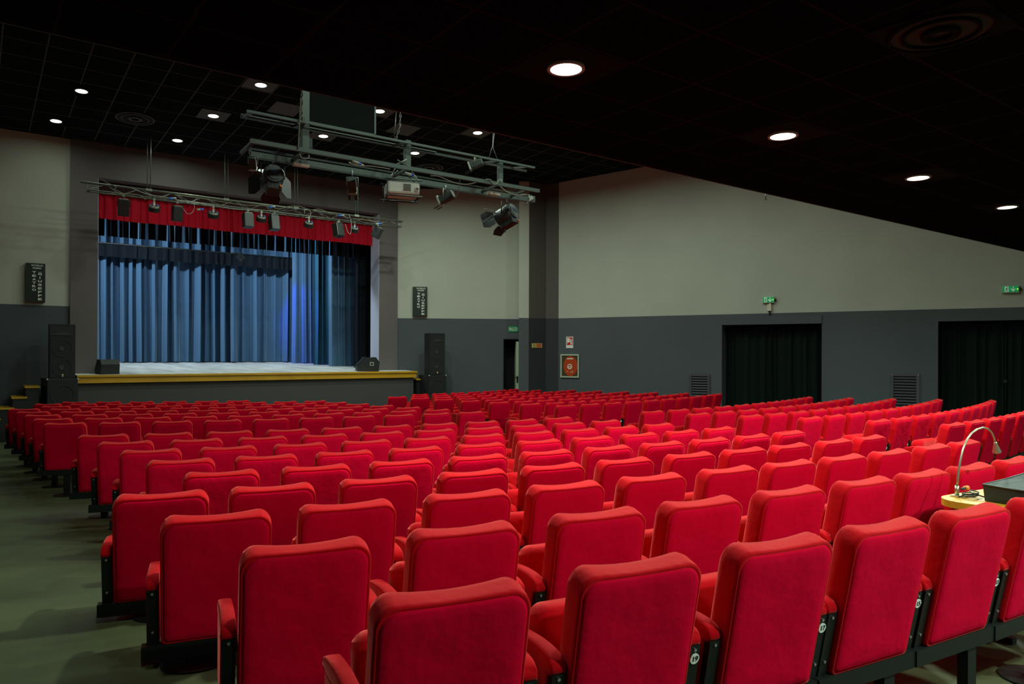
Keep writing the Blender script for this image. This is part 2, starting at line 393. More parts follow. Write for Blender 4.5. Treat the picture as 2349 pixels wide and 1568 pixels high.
# ------------------------------------------------------------------ ceiling lamps, panels and vents
sl = atan2(-.055, 1)
def downlight(x, y, z, power, label, group, tilt=0, tile=.56, pan=M_PANELD):
    M = Matrix.Translation((x, y, z)) @ Matrix.Rotation(tilt, 4, 'X')
    t = thing('ceiling_light', label, 'ceiling light', M=M, group=group)
    b = MB(); h = tile / 2 - .01
    b.box(-h, h, -h, h, -.006, -.001, pan); b.build('panel', t)
    b = MB(); b.disc((0, 0, -.012), .115, M_LINT, h=.014, r2=.096); b.build('trim_ring', t)
    b = MB(); b.disc((0, 0, -.009), .096, M_LAMP, h=.004, n=32); b.build('diffuser', t)
    lamp_light((0, 0, -.03), power, parent=t)
LM = ['big round lit lamp in the low black ceiling, nearest to the middle of the picture', 'round lit lamp in the low ceiling, second from left in its row', 'round lit lamp in the low ceiling, third from left in its row', 'round lit lamp in the low ceiling at the far right edge', 'round lamp of the low ceiling above the left aisle, outside the top edge', 'added fill lamp of the low ceiling beyond the right edge of the picture', 'added fill lamp of the low ceiling behind the viewer, leftmost', 'added fill lamp of the low ceiling behind the viewer, middle one', 'added fill lamp of the low ceiling behind the viewer, third from left', 'added fill lamp of the low ceiling behind the viewer, rightmost']
for (x, y, k_), l in zip(MAIN_LAMPS, LM): downlight(x, y, HC + 1.75, P_MAIN * k_, l, 'lamps in the low ceiling')
LS = ['lit lamp touching the ceiling edge, leftmost of the front row of the high ceiling', 'lit lamp by the ceiling edge right of the dark hanging board', 'lit lamp near the ceiling edge above the right end of the rig',
      'lit lamp at far left of the middle row of the high ceiling', 'lit lamp of the middle row, left of the lighting rig', 'lit lamp seen through the rig below the dark board', 'lit lamp right above the white projector',
      'lit lamp nearest the top left corner of the stage wall', 'lit lamp above the left half of the truss, nearest the stage']
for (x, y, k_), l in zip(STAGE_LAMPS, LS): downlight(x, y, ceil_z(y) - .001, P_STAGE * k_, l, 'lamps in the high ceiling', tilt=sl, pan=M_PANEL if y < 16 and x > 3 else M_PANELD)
for i, (x, y, k_) in enumerate(FILL_LAMPS): downlight(x, y, ceil_z(y) - .001, P_STAGE * k_, 'added fill lamp of the high ceiling, unseen above the low ceiling edge', 'added fill lamps of the high ceiling', tilt=sl)
def diffuser(p, label, tilt=0, s=.56, square=True, m=M_PANELD, m2=M_CMAIN):
    t = thing('ceiling_vent', label, 'air vent', M=Matrix.Translation(p) @ Matrix.Rotation(tilt, 4, 'X'), group='round ceiling vents')
    h = s / 2
    if square: b = MB(); b.box(-h, h, -h, h, -.008, -.001, m); b.build('panel', t)
    b = MB(); b.disc((0, 0, -.012), h * .93, M_HOLE, h=.006, n=40); b.build('throat', t)
    b = MB()
    for r1, r2, z in ((.93, .86, -.020), (.68, .62, -.024), (.34, .2, -.03)): b.disc((0, 0, z), h * r1, m, h=.012, r2=h * r2, n=40)
    b.build('louvre_rings', t)
diffuser(onH(2158, 68, 1.749), 'big square air vent with concentric rings in the low ceiling, top right')
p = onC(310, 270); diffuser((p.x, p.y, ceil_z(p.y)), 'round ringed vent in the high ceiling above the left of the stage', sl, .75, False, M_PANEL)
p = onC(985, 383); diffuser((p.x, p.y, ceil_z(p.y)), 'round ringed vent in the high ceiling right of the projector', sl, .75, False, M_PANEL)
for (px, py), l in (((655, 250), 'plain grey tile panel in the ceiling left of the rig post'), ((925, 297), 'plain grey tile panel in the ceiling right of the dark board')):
    p = onC(px, py); b = MB(); b.box(-.27, .27, -.3, .3, -.006, -.001, M_PANEL)
    tag(b.build('ceiling_panel', M=Matrix.Translation((p.x, p.y, ceil_z(p.y))) @ Matrix.Rotation(sl, 4, 'X')), l, 'ceiling panel', 'grey ceiling panels')
p = onH(1760, 444, 1.75)
b = MB(); b.tube([(0, 0, .0), (0, 0, -.05), (.008, 0, -.065), (.02, 0, -.06)], .006, M_CHAIN, 6)
tag(b.build('ceiling_hook', loc=(p.x, EDGE + .02, HC + 1.752)), 'small metal hook hanging from the edge of the low ceiling', 'hook')

# ------------------------------------------------------------------ seats
CW, CT = .428, .105
ZB = .342                        # bottom of the backrest above the seat base
BL = .530; REC = radians(11.5)
def rr_outline(w, z0, z1, rt, rb, n=7):
    pts = []
    for cx, cz, r, a0 in ((w / 2 - rt, z1 - rt, rt, 0), (-w / 2 + rt, z1 - rt, rt, 90), (-w / 2 + rb, z0 + rb, rb, 180), (w / 2 - rb, z0 + rb, rb, 270)):
        for k in range(n + 1):
            a = radians(a0 + 90 * k / n); pts.append((cx + r * cos(a), cz + r * sin(a)))
    # subdivide the straight top so that it can be shaped
    out = []
    for i, p in enumerate(pts):
        q = pts[(i + 1) % len(pts)]; out.append(p)
        L_ = math.hypot(q[0] - p[0], q[1] - p[1])
        if L_ > .08:
            k = int(L_ / .045)
            for j in range(1, k): out.append((p[0] + (q[0] - p[0]) * j / k, p[1] + (q[1] - p[1]) * j / k))
    return out
def cushion(rings, w, z0, z1, rt, rb, m, crown=.0, rec=REC, m2=None, panel_rings=0):
    """rings: (inset, y). Built from the back (y small) to the front."""
    base = rr_outline(w, z0, z1, rt, rb); nn = len(base); cz = (z0 + z1) / 2
    v = []; f = []
    ymin, ymax = rings[0][1], rings[-1][1]
    for ins, y in rings:
        sx = (w / 2 - ins) / (w / 2); sz = ((z1 - z0) / 2 - ins) / ((z1 - z0) / 2)
        for x, z in base:
            X, Zz = x * sx, cz + (z - cz) * sz
            t = max(0, (Zz - (z1 - .14)) / .14); t = t * t
            g = max(0, min(1, (y - 0) / .10)) if y > 0 else 0
            Zz += crown * t * g * ((abs(X) / (w / 2)) ** 2 * 1.2 - .35)
            Zz += crown * .25 * t * (abs(X) / (w / 2)) ** 2
            Y = y
            v.append((X, Y * cos(rec) - (Zz - z0) * sin(rec), z0 + (Zz - z0) * cos(rec) + Y * sin(rec)))
    k = len(rings)
    b = MB()
    F = [[(i * nn + j, i * nn + (j + 1) % nn, (i + 1) * nn + (j + 1) % nn, (i + 1) * nn + j) for j in range(nn)] for i in range(k - 1)]
    if panel_rings:
        fp = [tuple(range(nn))[::-1]] + [q for r in F[:panel_rings] for q in r]
        fc = [q for r in F[panel_rings:] for q in r] + [tuple((k - 1) * nn + j for j in range(nn))]
        return (v, fp), (v, fc)
    f = [tuple(range(nn))[::-1]] + [q for r in F for q in r] + [tuple((k - 1) * nn + j for j in range(nn))]
    return v, f
def sub_mesh(name, v, f, m, sub=1):
    me = bpy.data.meshes.new(name)
    used = sorted({i for q in f for i in q}); mp = {a: i for i, a in enumerate(used)}
    me.from_pydata([v[i] for i in used], [], [[mp[i] for i in q] for q in f]); me.materials.append(m)
    b = bmesh.new(); b.from_mesh(me); bmesh.ops.recalc_face_normals(b, faces=b.faces[:]); b.to_mesh(me); b.free()
    for p_ in me.polygons: p_.use_smooth = True
    return me
# backrest body (boxing + front cushion) and its back panel
RB = [(.17, .002), (.10, -.003), (.045, -.004), (.020, -.002), (.012, .002), (.011, .0055), (.006, .003), (.001, .006), (0, .020), (0, .06), (.004, .085), (.016, .102), (.045, .112), (.11, .108), (.17, .104)]
(vp, fp), (vc, fc) = cushion(RB, CW, ZB, ZB + BL, .057, .020, M_RED, crown=.020, panel_rings=5)
ME_BACK = sub_mesh('backrest', vc, fc, M_RED); ME_PANEL = sub_mesh('back_panel', vp, fp, M_REDP)
# tip-up seat, folded
v, f = cushion([(.12, .0), (.04, -.006), (.01, 0), (0, .02), (0, .08), (.012, .1), (.05, .11), (.12, .108)], .40, 0, .40, .05, .03, M_RED, rec=radians(-8))
ME_SEAT = sub_mesh('seat', [(x, y + .13, z + .30) for x, y, z in v], f, M_RED)
def armrest_mesh():
    # soft pad, rounded over at the rear, flatter and longer to the front
    w = .052; prof = [(-.012, .515, .0), (-.03, .530, .7), (-.028, .552, 1), (-.012, .572, 1), (.02, .583, 1), (.10, .588, 1), (.22, .578, 1), (.31, .560, 1), (.335, .540, 1), (.335, .515, .8), (.20, .525, .9), (.05, .525, .8)]
    b = MB(); xs = [(-1, .55), (-.85, .9), (-.5, 1), (0, 1.03), (.5, 1), (.85, .9), (1, .55)]
    cy, cz = .15, .55; v = []; n_ = len(prof)
    for xx, s in xs:
        for y, z, _ in prof: v.append((xx * w / 2, cy + (y - cy) * (1 - (1 - s) * .06), cz + (z - cz) * (s if z > cz else 1)))
    f = [tuple(range(n_)), tuple(range((len(xs) - 1) * n_, len(xs) * n_))[::-1]]
    for i in range(len(xs) - 1):
        for k in range(n_): f.append((i * n_ + k, i * n_ + (k + 1) % n_, (i + 1) * n_ + (k + 1) % n_, (i + 1) * n_ + k))
    return sub_mesh('armrest', v, f, M_RED)
ME_ARM = armrest_mesh()
b = MB(); b.cbox(-.024, .024, -.002, .29, .33, .59, M_RED, .008)
for q in b.v: q.y += max(0, .575 - q.z) * .20 * max(0, min(1, (.29 - q.y) / .25))
ME_SIDE = b.mesh('side_panel')
# black steel upright at the rear of the side, leaning with the back, with two screws
b = MB(); rx = Matrix.Rotation(-REC * .0, 4, 'X')
b.box(-.021, .021, -.026, -.003, .285, .58, M_BLK)
b.box(-.024, .024, -.036, -.003, .285, .312, M_BLK)
for z in (.566, .40): b.disc((0, -.028, z), .0052, M_SCREW, 'y', 10, .005)
for q in b.v: q.y += (.575 - q.z) * .20
ME_POST = b.mesh('upright')
b = MB(); b.disc((0, -.030, .538), .0175, M_PLATE, 'y', 20, .004); 
for q in b.v: q.y += (.575 - q.z) * .20
ME_PLATE = b.mesh('number_plate')
ME_NUM = {k: text_mesh(str(k), .025, M_INK, 'numerals', .0006, bold=.0001) for k in range(1, 22, 2)}
for me_ in ME_NUM.values():
    for q in me_.vertices: q.co.y -= q.co.z * .20

def chair_at(cx_, r, th, j, rowk, blk):
    # the measured point is the upper right corner of the back
    Xc, Zc = cx_[0] + r * sin(th), cx_[1] - r * cos(th)
    h = crest(Xc, Zc)
    X, Y = cP * Xc + sP * Zc, -sP * Xc + cP * Zc
    a = th - PH; t = Vector((cos(a), sin(a), 0)); fw = Vector((-sin(a), cos(a), 0))
    p = Vector((X, Y, 0)) - t * (CW / 2) + fw * .092
    p.z = HC - h - .868
    return p, a
PARTS = None
def make_chair(p, a, label, num):
    t = thing('theatre_seat', label, 'seat', p, a, 'red velvet theatre seats')
    bk = link(ME_BACK, 'backrest', t); link(ME_PANEL, 'back_panel', bk)
    link(ME_SEAT, 'seat', t)
    for s in (-1, 1):
        ox = s * (CW / 2 + .030)
        o = link(ME_ARM, 'armrest', t); o.location = (ox, 0, .055); md = o.modifiers.new('smooth', 'SUBSURF'); md.levels = 1; md.render_levels = 1
        o = link(ME_SIDE, 'side_panel', t); o.location.x = ox
        o = link(ME_POST, 'upright', t); o.location.x = ox
    pl_ = link(ME_PLATE, 'number_plate', t); pl_.location.x = CW / 2 + .030
    if num:
        q = link(ME_NUM[num], 'numerals', pl_); q.location = (0, -.0258, .538)
    return t
def copy_chair(src, p, a, label, num):
    c = src.copy(); COL.objects.link(c); c.location = p; c.rotation_euler = (0, 0, a); c['label'] = label
    for ch in src.children:
        d = ch.copy(); COL.objects.link(d); d.parent = c
        for g in ch.children:
            if g.name.startswith('numerals'): continue
            e_ = g.copy(); COL.objects.link(e_); e_.parent = d
        if num and ch.name.startswith('number_plate'):
            q = link(ME_NUM[num], 'numerals', d); q.location = (0, -.0258, .538)
    return c
cLf, cRt = (-9.575, 23.315), (-8.204, 24.344)
ROWS = []
P_ = .55
LT = {0: [.4238, .4484, .4726, .4954, .5187, .5422, .5657], 1: [.4123, .4373, .4628, .4863, .5106, .5353, .5581, .5807, .6050, .6292],
      2: [.4005, .4249, .4509, .4755, .5004, .5262, .5501, .575, .6002, .6271, .6513], 3: [.3892, .4136, .4397, .4661, .4913, .5171, .5437, .5692, .594, .6216, .6469]}
LR = {0: (23.418, .4247), 1: (22.692, .4132), 2: (21.973, .4004), 3: (21.273, .3882), 4: (20.561, .4029), 5: (19.82, .3909), 6: (19.06, .3786), 7: (18.304, .3648), 8: (17.541, .3488),
      10: (15.841, .3071), 11: (15.035, .2849), 12: (14.258, .261), 13: (13.509, .2343), 14: (12.754, .2035), 15: (11.997, .1696), 16: (11.236, .1306), 17: (10.479, .0871)}
RR = {3: (21.109, .6626), 4: (20.346, .6626), 5: (19.586, .6576), 6: (18.882, .649), 7: (18.184, .6409), 8: (17.444, .6367), 10: (15.412, .6468), 11: (14.637, .6388), 12: (13.827, .6334),
      13: (13.021, .6262), 14: (12.2, .6187), 15: (11.362, .6119), 16: (10.532, .6022), 17: (9.702, .7048)}
for k, (r, a) in LR.items():
    if k in LT: th = list(enumerate(LT[k]))
    else:
        j0, j1 = {15: (1, 10), 16: (1, 10), 17: (2, 8)}.get(k, (0, 10))
        th = [(j, a + j * P_ / r) for j in range(j0, j1)]
    ROWS.append(('L', k, r, th))
for k, (r, a) in RR.items():
    nn_ = {3: 6, 4: 10, 16: 9, 17: 7}.get(k, 10)
    ROWS.append(('R', k, r, [(j, a + j * P_ / r) for j in range(nn_)]))
ORD = 'zeroth first second third fourth fifth sixth seventh eighth ninth tenth eleventh twelfth'.split()
BEAM = []
src = None
for blk, k, r, th in ROWS:
    cc = cLf if blk == 'L' else cRt
    near = k < 9
    # rows are counted away from the viewer inside each block
    rn = (k if blk == 'L' else k - 3) + 1 if near else k - 9
    bn = ('near ' if near else 'far ') + ('left' if blk == 'L' else 'right') + ' block'
    pts = []
    for idx, (j, t_) in enumerate(th):
        p, a = chair_at(cc, r, t_, j, k, blk); pts.append((p, a))
        if blk == 'L' and k == 0:
            num = 21 - 2 * j
            lab = 'large foreground red velvet seat with plate %d, %s from left in the nearest row' % (num, ORD[idx + 1])
        else:
            num = None
            if blk == 'L': num = 21 - 2 * (j if k < 4 else j + 1)
            lab = 'red velvet theatre seat, %s from left, %s nearest row of the %s' % (ORD[idx + 1], ORD[rn], bn)
            if idx == 0 and near and blk == 'L': lab = 'red velvet aisle seat at the left end, %s nearest row of the %s' % (ORD[rn], bn)
        if src is None: src = make_chair(p, a, lab, num)
        else: copy_chair(src, p, a, lab, num)
    BEAM.append((blk, k, rn, bn, pts))
# the steel beams that carry each row, with their legs and floor plates
for blk, k, rn, bn, pts in BEAM:
    o0 = pts[0][0]
    t = thing('row_beam', 'black steel beam and legs under the seats, %s nearest row of the %s' % (ORD[rn], bn), 'seat beam', (o0.x, o0.y, o0.z), group='steel beams under the seat rows')
    b = MB(); q = []
    for i, (p, a) in enumerate(pts):
        tv = Vector((cos(a), sin(a), 0)); fv_ = Vector((-sin(a), cos(a), 0))
        c0 = p - o0 + fv_ * .02 + Vector((0, 0, .316))
        b.bar(c0 - tv * .285, c0 + tv * .285, .05, .062, M_BLK)
    b.build('beam', t)
    ids = range(0, len(pts), 2) if k > 9 else range(0, len(pts), 1)
    for i in ids:
        p, a = pts[i]; tv = Vector((cos(a), sin(a), 0)); fv_ = Vector((-sin(a), cos(a), 0))
        sh = {2: -.08, 0: .12}.get(k, .0)
        w = p + fv_ * (-.03 if k == 2 else .03) + tv * sh
        zf = floor_z(w.x, w.y); zt = p.z + .287
        if zt - zf < .012: zf = zt - .012
        b = MB(); b.box(-.03, .03, -.022, .022, 0, zt - zf, M_BLK)
        l = b.build('leg', t); l.location = (w.x - o0.x, w.y - o0.y, zf - o0.z); l.rotation_euler = (0, 0, a)
        b = MB(); b.disc((0, 0, .006), .135, M_BLK, h=.012, n=28)
        b.build('base_plate', l)

# ------------------------------------------------------------------ mixing desk table between the two nearest rows
p4, a4 = BEAM[0][4][4]
Tl = onH(2184, 1149, -.74)
a_t = a4 + .0
tb = thing('side_table', 'yellow wooden shelf table with rounded end wedged between two rows', 'table', (Tl.x, Tl.y, floor_z(Tl.x, Tl.y)), a_t)
th_ = Tl.z - floor_z(Tl.x, Tl.y)
b = MB(); out = [(1.5, -.30)] + [(.30 - .30 * sin(k * pi / 24), -.02 - .28 * cos(k * pi / 24)) for k in range(13)] + [(.13 - .13 * cos(k * pi / 16), -.02 + .13 * sin(k * pi / 16)) for k in range(1, 9)] + [(1.5, .11)]
v = [(x, y, th_ - .035) for x, y in out] + [(x, y, th_) for x, y in out]; n_ = len(out)
b.add(v, [tuple(range(n_)), tuple(range(n_, 2 * n_))] + [(i, (i + 1) % n_, n_ + (i + 1) % n_, n_ + i) for i in range(n_)], M_YEL)
b.build('tabletop', tb)
for x in (.3, 1.3):
    b = MB(); b.box(x - .02, x + .02, -.02, .02, 0, th_ - .035, M_BLK); b.box(x - .02, x + .02, -.15, .15, 0, .03, M_BLK); b.build('leg', tb)
Mt = Matrix.Translation((Tl.x, Tl.y, Tl.z)) @ Matrix.Rotation(a_t, 4, 'Z')
Lc = onH(2254, 1150, -.74)
cs = thing('mixing_desk', 'mixing desk under a dark green-grey cloth cover on the yellow table', 'mixing desk', M=Matrix.Translation(Lc) @ Matrix.Rotation(a_t, 4, 'Z'))
b = MB()
x0, x1, y0, y1 = 0, 1.0, -.36, .0
v = [(x0 + .03, y0, .002), (x1, y0, .002), (x1, y1, .002), (x0 + .02, y1, .002), (x0, y0, .082), (x0 + .45, y0, .078), (x1, y0, .082), (x1, y1, .12), (x0 + .5, y1 + .01, .115), (x0 + .22, y1, .098), (x0, y1, .088)]
b.add(v, [(3, 2, 1, 0), (0, 1, 6, 5, 4), (1, 2, 7, 6), (2, 3, 10, 9, 8, 7), (3, 0, 4, 10), (4, 5, 9, 10), (5, 6, 7, 8, 9)], M_CONS)
b.build('cloth_cover', cs)
b = MB(); b.tube([v[4], v[5], v[6]], .004, M_CABLEK, 6); b.tube([v[4], v[10], v[9], v[8], v[7]], .004, M_CABLEK, 6); b.build('piping', cs)
# gooseneck lamp
Lb = onH(2195, 1138, -.74)
def tpl(px, py):    # point in the upright plane through the lamp's foot, parallel to the table
    q = onL(px, py, (Lb.x, Lb.y), (Lb.x + cos(a_t), Lb.y + sin(a_t))); return q - Lb
gl = thing('gooseneck_lamp', 'slim brass coloured gooseneck lamp arching over the end of the table', 'lamp', Lb)
b = MB(); b.disc((0, 0, .004), .028, M_LAMPG, h=.008); b.box(-.035, .05, -.02, .02, 0, .006, M_LAMPG); b.build('foot', gl)
b = MB(); b.tube([(0, 0, .006), tpl(2195, 1113), ], .0105, M_LAMPG, 14); b.build('socket', gl)
pts_ = [tpl(*q) for q in ((2195, 1113), (2197, 1098), (2199, 1080), (2203, 1055), (2209, 1030), (2218, 1008), (2229, 993), (2242, 984), (2255, 980), (2266, 983), (2275, 992), (2280, 1003), (2283, 1015))]
b = MB(); b.tube(pts_, [.007, .006] + [.0052] * 11, M_LAMPG, 12); b.build('arm', gl)
q0, q1 = tpl(2283, 1013), tpl(2287, 1037)
b = MB(); b.tube([q0, q0 + (q1 - q0) * .12, q0 + (q1 - q0) * .95, q1], [.007, .008, .022, .022], M_LAMPG, 20); b.build('lamp_shade', gl)
def curve_cable(pts, r, m, name, label, sub=6, **kw):
    P = [Vector(p) for p in pts]; out = []
    for i in range(len(P) - 1):
        p0, p1, p2, p3 = P[max(i - 1, 0)], P[i], P[i + 1], P[min(i + 2, len(P) - 1)]
        for k in range(sub):
            t = k / sub; out.append(.5 * ((2 * p1) + (p2 - p0) * t + (2 * p0 - 5 * p1 + 4 * p2 - p3) * t * t + (3 * p1 - p0 - 3 * p2 + p3) * t ** 3))
    out.append(P[-1]); o = out[0].copy()
    b = MB(); b.tube([q - o for q in out], r, m, 6)
    return tag(b.build(name, loc=o), label, 'cable', **kw)
def tp(x, y, z=.006): return Mt @ Vector((x, y, z))
Lq = onH(2226, 1141, -.74); Mt = Matrix.Translation(Lq) @ Matrix.Rotation(a_t, 4, 'Z')
cp = [tp(-.07, .02, .01)]
for i in range(20):
    a = i * .7; cp.append(tp(.05 * cos(a), .032 * sin(a), .008 + .0012 * i))
cp += [tp(-.03, -.03, .03), tp(.02, -.10, .008), tp(.07, -.13, .006), tp(.13, -.15, .006)]
curve_cable(cp, .0035, M_CABLEK, 'coiled_cable', 'black cable loosely coiled on the yellow table beside the lamp foot', 4)
b = MB(); b.tube([tp(.03, .045, .04), tp(.058, .045, .04)], .012, M_ORNG, 12); b.tube([tp(.0, .045, .038), tp(.03, .045, .04)], .007, M_CABLEK, 10)
tag(b.build('orange_plug'), 'small orange plug on the table behind the dark cover', 'plug')

# ------------------------------------------------------------------ the stage
LY = 17.33
lx0 = onY(176, 858, LY).x; lx1 = onY(957, 852, LY).x
st = thing('stage', 'raised stage with scuffed pale boards and yellow wooden edge', 'stage', ((lx0 + lx1) / 2, LY, 0))
def stp(b, nme): return b.build(nme, st, loc=None, M=Matrix.Translation((-(lx0 + lx1) / 2, -LY, 0)))
b = MB(); rk = .25
v = [(lx0, LY + .05, STT), (lx1, LY + .05, STT), (lx1, YP - .06, STT + .02), (OR_ - .02, YP - .06, STT + .02), (OL + .02, YP - .06, STT + .02), (lx0, YP - .06, STT + .02)]
b.add(v, [(0, 1, 2, 3, 4, 5)], M_STFLOOR)
b.add([(OL + .02, YP - .06, STT + .02), (OR_ - .02, YP - .06, STT + .02), (OR_ - .02, YP + .5, STT + .04), (OL + .02, YP + .5, STT + .04)], [(0, 1, 2, 3)], M_STFLOOR)
b.add([(-.5, YP + .5, STT + .04), (12, YP + .5, STT + .04), (12, 23.6, STT + rk), (-.5, 23.6, STT + rk)], [(0, 1, 2, 3)], M_STFLOOR)
stp(b, 'stage_floor')
b = MB(); b.box(lx0 + .03, lx1 - .08, LY + .06, YP - .06, -.3, STT - .16, M_STFRONT); stp(b, 'front_panel')
b = MB(); b.cbox(lx0, lx1, LY - .03, LY + .10, STT - .045, STT + .004, M_YEL, .008)
b.box(lx0, lx1 - .02, LY - .005, LY + .06, STT - .165, STT - .045, M_YEL)
b.box(lx1 - .1, lx1, LY + .05, YP - .07, STT - .045, STT + .003, M_YEL); b.box(lx1 - .1, lx1 - .02, LY + .05, YP - .07, STT - .165, STT - .045, M_YEL)
stp(b, 'wooden_nosing')
# stage house
b = MB(); quad(b, (-.6, YP + .5), (-.6, 23.7), -.3, 8.2, M_HOLE); quad(b, (-.6, 23.7), (12, 23.7), -.3, 8.2, M_HOLE); quad(b, (12, 23.7), (12, YP + .5), -.3, 8.2, M_HOLE)
quad(b, (-.6, YP + .46), (OL - .01, YP + .46), -.3, 8.2, M_HOLE); quad(b, (OR_ + .01, YP + .46), (12, YP + .46), -.3, 8.2, M_HOLE)
quad(b, (OL - .01, YP + .46), (OR_ + .01, YP + .46), OT, 8.2, M_HOLE)
b.box(-.6, 12, YP + .46, 23.7, 8.2, 8.3, M_HOLE)
struct(b.build('wall_stage'))
def curtain(name, P, Q, z0, z1, m, label, wl=.25, amp=.06, seed=1, group=None, flare=.02, rows=10, hem=.0, skew=.6, slit=0):
    rnd = random.Random(seed); P = Vector((P[0], P[1], 0)); Q = Vector((Q[0], Q[1], 0)); d = Q - P; Ln = d.length; d.normalize(); nm = Vector((-d.y, d.x, 0))
    folds = []; s = 0
    while s < Ln:
        w_ = wl * rnd.uniform(.55, 1.5); folds.append((s, w_, amp * rnd.uniform(.5, 1.35), rnd.uniform(-1, 1))); s += w_
    b = MB(); cols = []
    for s, w_, a_, ph in folds:
        for k in range(12):
            u = k / 12
            if s + u * w_ <= Ln: cols.append((s + u * w_, u, a_, ph, w_))
    cols.append((Ln, 1, folds[-1][2], 0, .1)); v = []
    for i in range(rows + 1):
        t = i / rows
        for s, u, a_, ph, w_ in cols:
            sh = 1 - abs(cos(pi * u)) ** (2.6 + 1.8 * ph)       # 0 in the narrow valleys, 1 on the broad crests
            gg = 1 + flare * 8 * (1 - t) * ph
            off = -a_ * sh * gg + a_ * .22 * sin(4 * pi * u + 2 * ph) * (1 - t * .5)
            x = s + a_ * skew * sin(2 * pi * u + ph) * .55 + .012 * sin(5 * t + ph * 9) * (1 - t)
            zz = z0 + (z1 - z0) * t + (hem * sin(3.1 * s + seed) if i == 0 else 0)
            p = P + d * max(0, min(Ln, x)) + nm * off; v.append((p.x - P.x, p.y - P.y, zz - z0))
    n_ = len(cols)
    f = [(i * n_ + k, i * n_ + k + 1, (i + 1) * n_ + k + 1, (i + 1) * n_ + k) for i in range(rows) for k in range(n_ - 1) if not (slit and k % 12 in (0, 11) and 0 < k < n_ - 14 and k < slit * n_)]
    b.add(v, f, m, True); o = b.build(name, loc=(P.x, P.y, z0)); tag(o, label, 'curtain', group); return o
def stz(Y): return STT + .04 + (rk - .04) * (Y - YP - .5) / (23.6 - YP - .5)
BY = 22.5
bxl = onY(205, 800, BY).x; bxr = onY(672, 800, BY).x
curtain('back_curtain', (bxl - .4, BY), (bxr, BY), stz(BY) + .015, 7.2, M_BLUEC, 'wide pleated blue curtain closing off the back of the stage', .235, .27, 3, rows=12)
def leg(x0, x1, Ya, y_base, m, lab, seed, wl=.22, amp=.08, Yb=None):
    a = onY(x0, y_base, Ya); c = onY(x1, y_base, Yb or Ya)
    return curtain('leg_curtain', (a.x, a.y), (c.x, c.y), stz(min(Ya, Yb or Ya)) + .012, 6.7, m, lab, wl, amp, seed, group='side curtains at the right of the stage')
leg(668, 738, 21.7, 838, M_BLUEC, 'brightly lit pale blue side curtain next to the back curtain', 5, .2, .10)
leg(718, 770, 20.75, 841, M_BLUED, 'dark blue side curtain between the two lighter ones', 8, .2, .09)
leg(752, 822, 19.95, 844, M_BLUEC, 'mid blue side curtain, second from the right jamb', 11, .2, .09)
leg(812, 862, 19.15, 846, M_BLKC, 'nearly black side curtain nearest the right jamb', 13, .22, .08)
# valance, pelmet and borders
VY = YP + .40
vz = (onY(228, 505, VY).z + onY(850, 560, VY).z) / 2
curtain('valance', (OL + .02, VY), (OR_ - .02, VY), vz, OT - .24, M_VAL, 'crimson pleated valance across the top of the stage opening', .17, .05, 21, rows=3, hem=.008)
b = MB(); b.box(-3.3, 3.3, -.02, .02, -.125, .125, M_VSHADE); tag(b.build('valance_shade', loc=((OL + OR_) / 2, VY - .1, OT - .13)), 'dark maroon board for the shade above the crimson valance', 'shade_band')  # dark board stands in for the shade over the top of the valance
def zat(px, py, Y): return onY(px, py, Y).z
Y1 = 19.25; zb1 = (zat(228, 537, Y1) + zat(700, 584, Y1)) / 2
curtain('border_curtain', (.2, Y1), (11, Y1), zb1, 6.6, M_BLKC, 'upper black border cloth with narrow slits behind the valance', .18, .05, 31, 'black borders above the stage', rows=3, skew=.1, slit=.85)
Y2 = 21.95; zt2 = (zat(228, 558, Y2) + zat(640, 590, Y2)) / 2; zb2 = (zat(228, 588, Y2) + zat(640, 616, Y2)) / 2
curtain('border_curtain', (.8, Y2), (9.3, Y2), zb2, zt2, M_BLKC, 'lower black border cloth hung in front of the blue back curtain', .25, .05, 37, 'black borders above the stage', rows=2)
b = MB(); b.tube([(-4.3, 0, 0), (4.3, 0, 0)], .022, M_BODY, 8)
for x in (-3.8, -1.3, 1.3, 3.8): b.tube([(x, 0, 0), (x, 0, 8.18 - zt2)], .004, M_BODY, 5)
tag(b.build('curtain_batten', loc=(5.05, Y2 - .02, zt2 + .01)), 'thin dark pipe holding the lower black border', 'batten')
# work floods behind the upper border light the back of the stage
for i, (x, aim) in enumerate(((.9, 4.6), (1.9, 6.0), (3.2, 8.2), (6.6, 9.0))):
    Pf = Vector((x, 19.7, HC + 3.35)); tgt = Vector((aim, 22.3, HC + .3)); dv = (tgt - Pf).normalized()
    q = dv.to_track_quat('-Z', 'Y').to_matrix().to_4x4(); Mf = Matrix.Translation(Pf) @ q
    t = thing('stage_flood', 'black box flood lamp hung behind the upper border, %s from left' % ORD[i + 1], 'stage light', M=Mf, group='floods behind the upper border')
    b = MB(); b.box(-.16, .16, -.12, .12, .01, .16, M_BODY, tx=-.0); b.box(-.16, -.15, -.12, .12, -.05, .01, M_BODY); b.box(.15, .16, -.12, .12, -.05, .01, M_BODY); b.build('housing', t)
    l = bpy.data.lights.new('flood_light', 'AREA'); l.shape = 'RECTANGLE'; l.size = .28; l.size_y = .2; l.energy = P_FLOOD; l.color = (.70, .88, 1.0); l.spread = radians(150)
    lo = bpy.data.objects.new('flood_light', l); COL.objects.link(lo); lo.parent = t; lo.location = (0, 0, -.005)
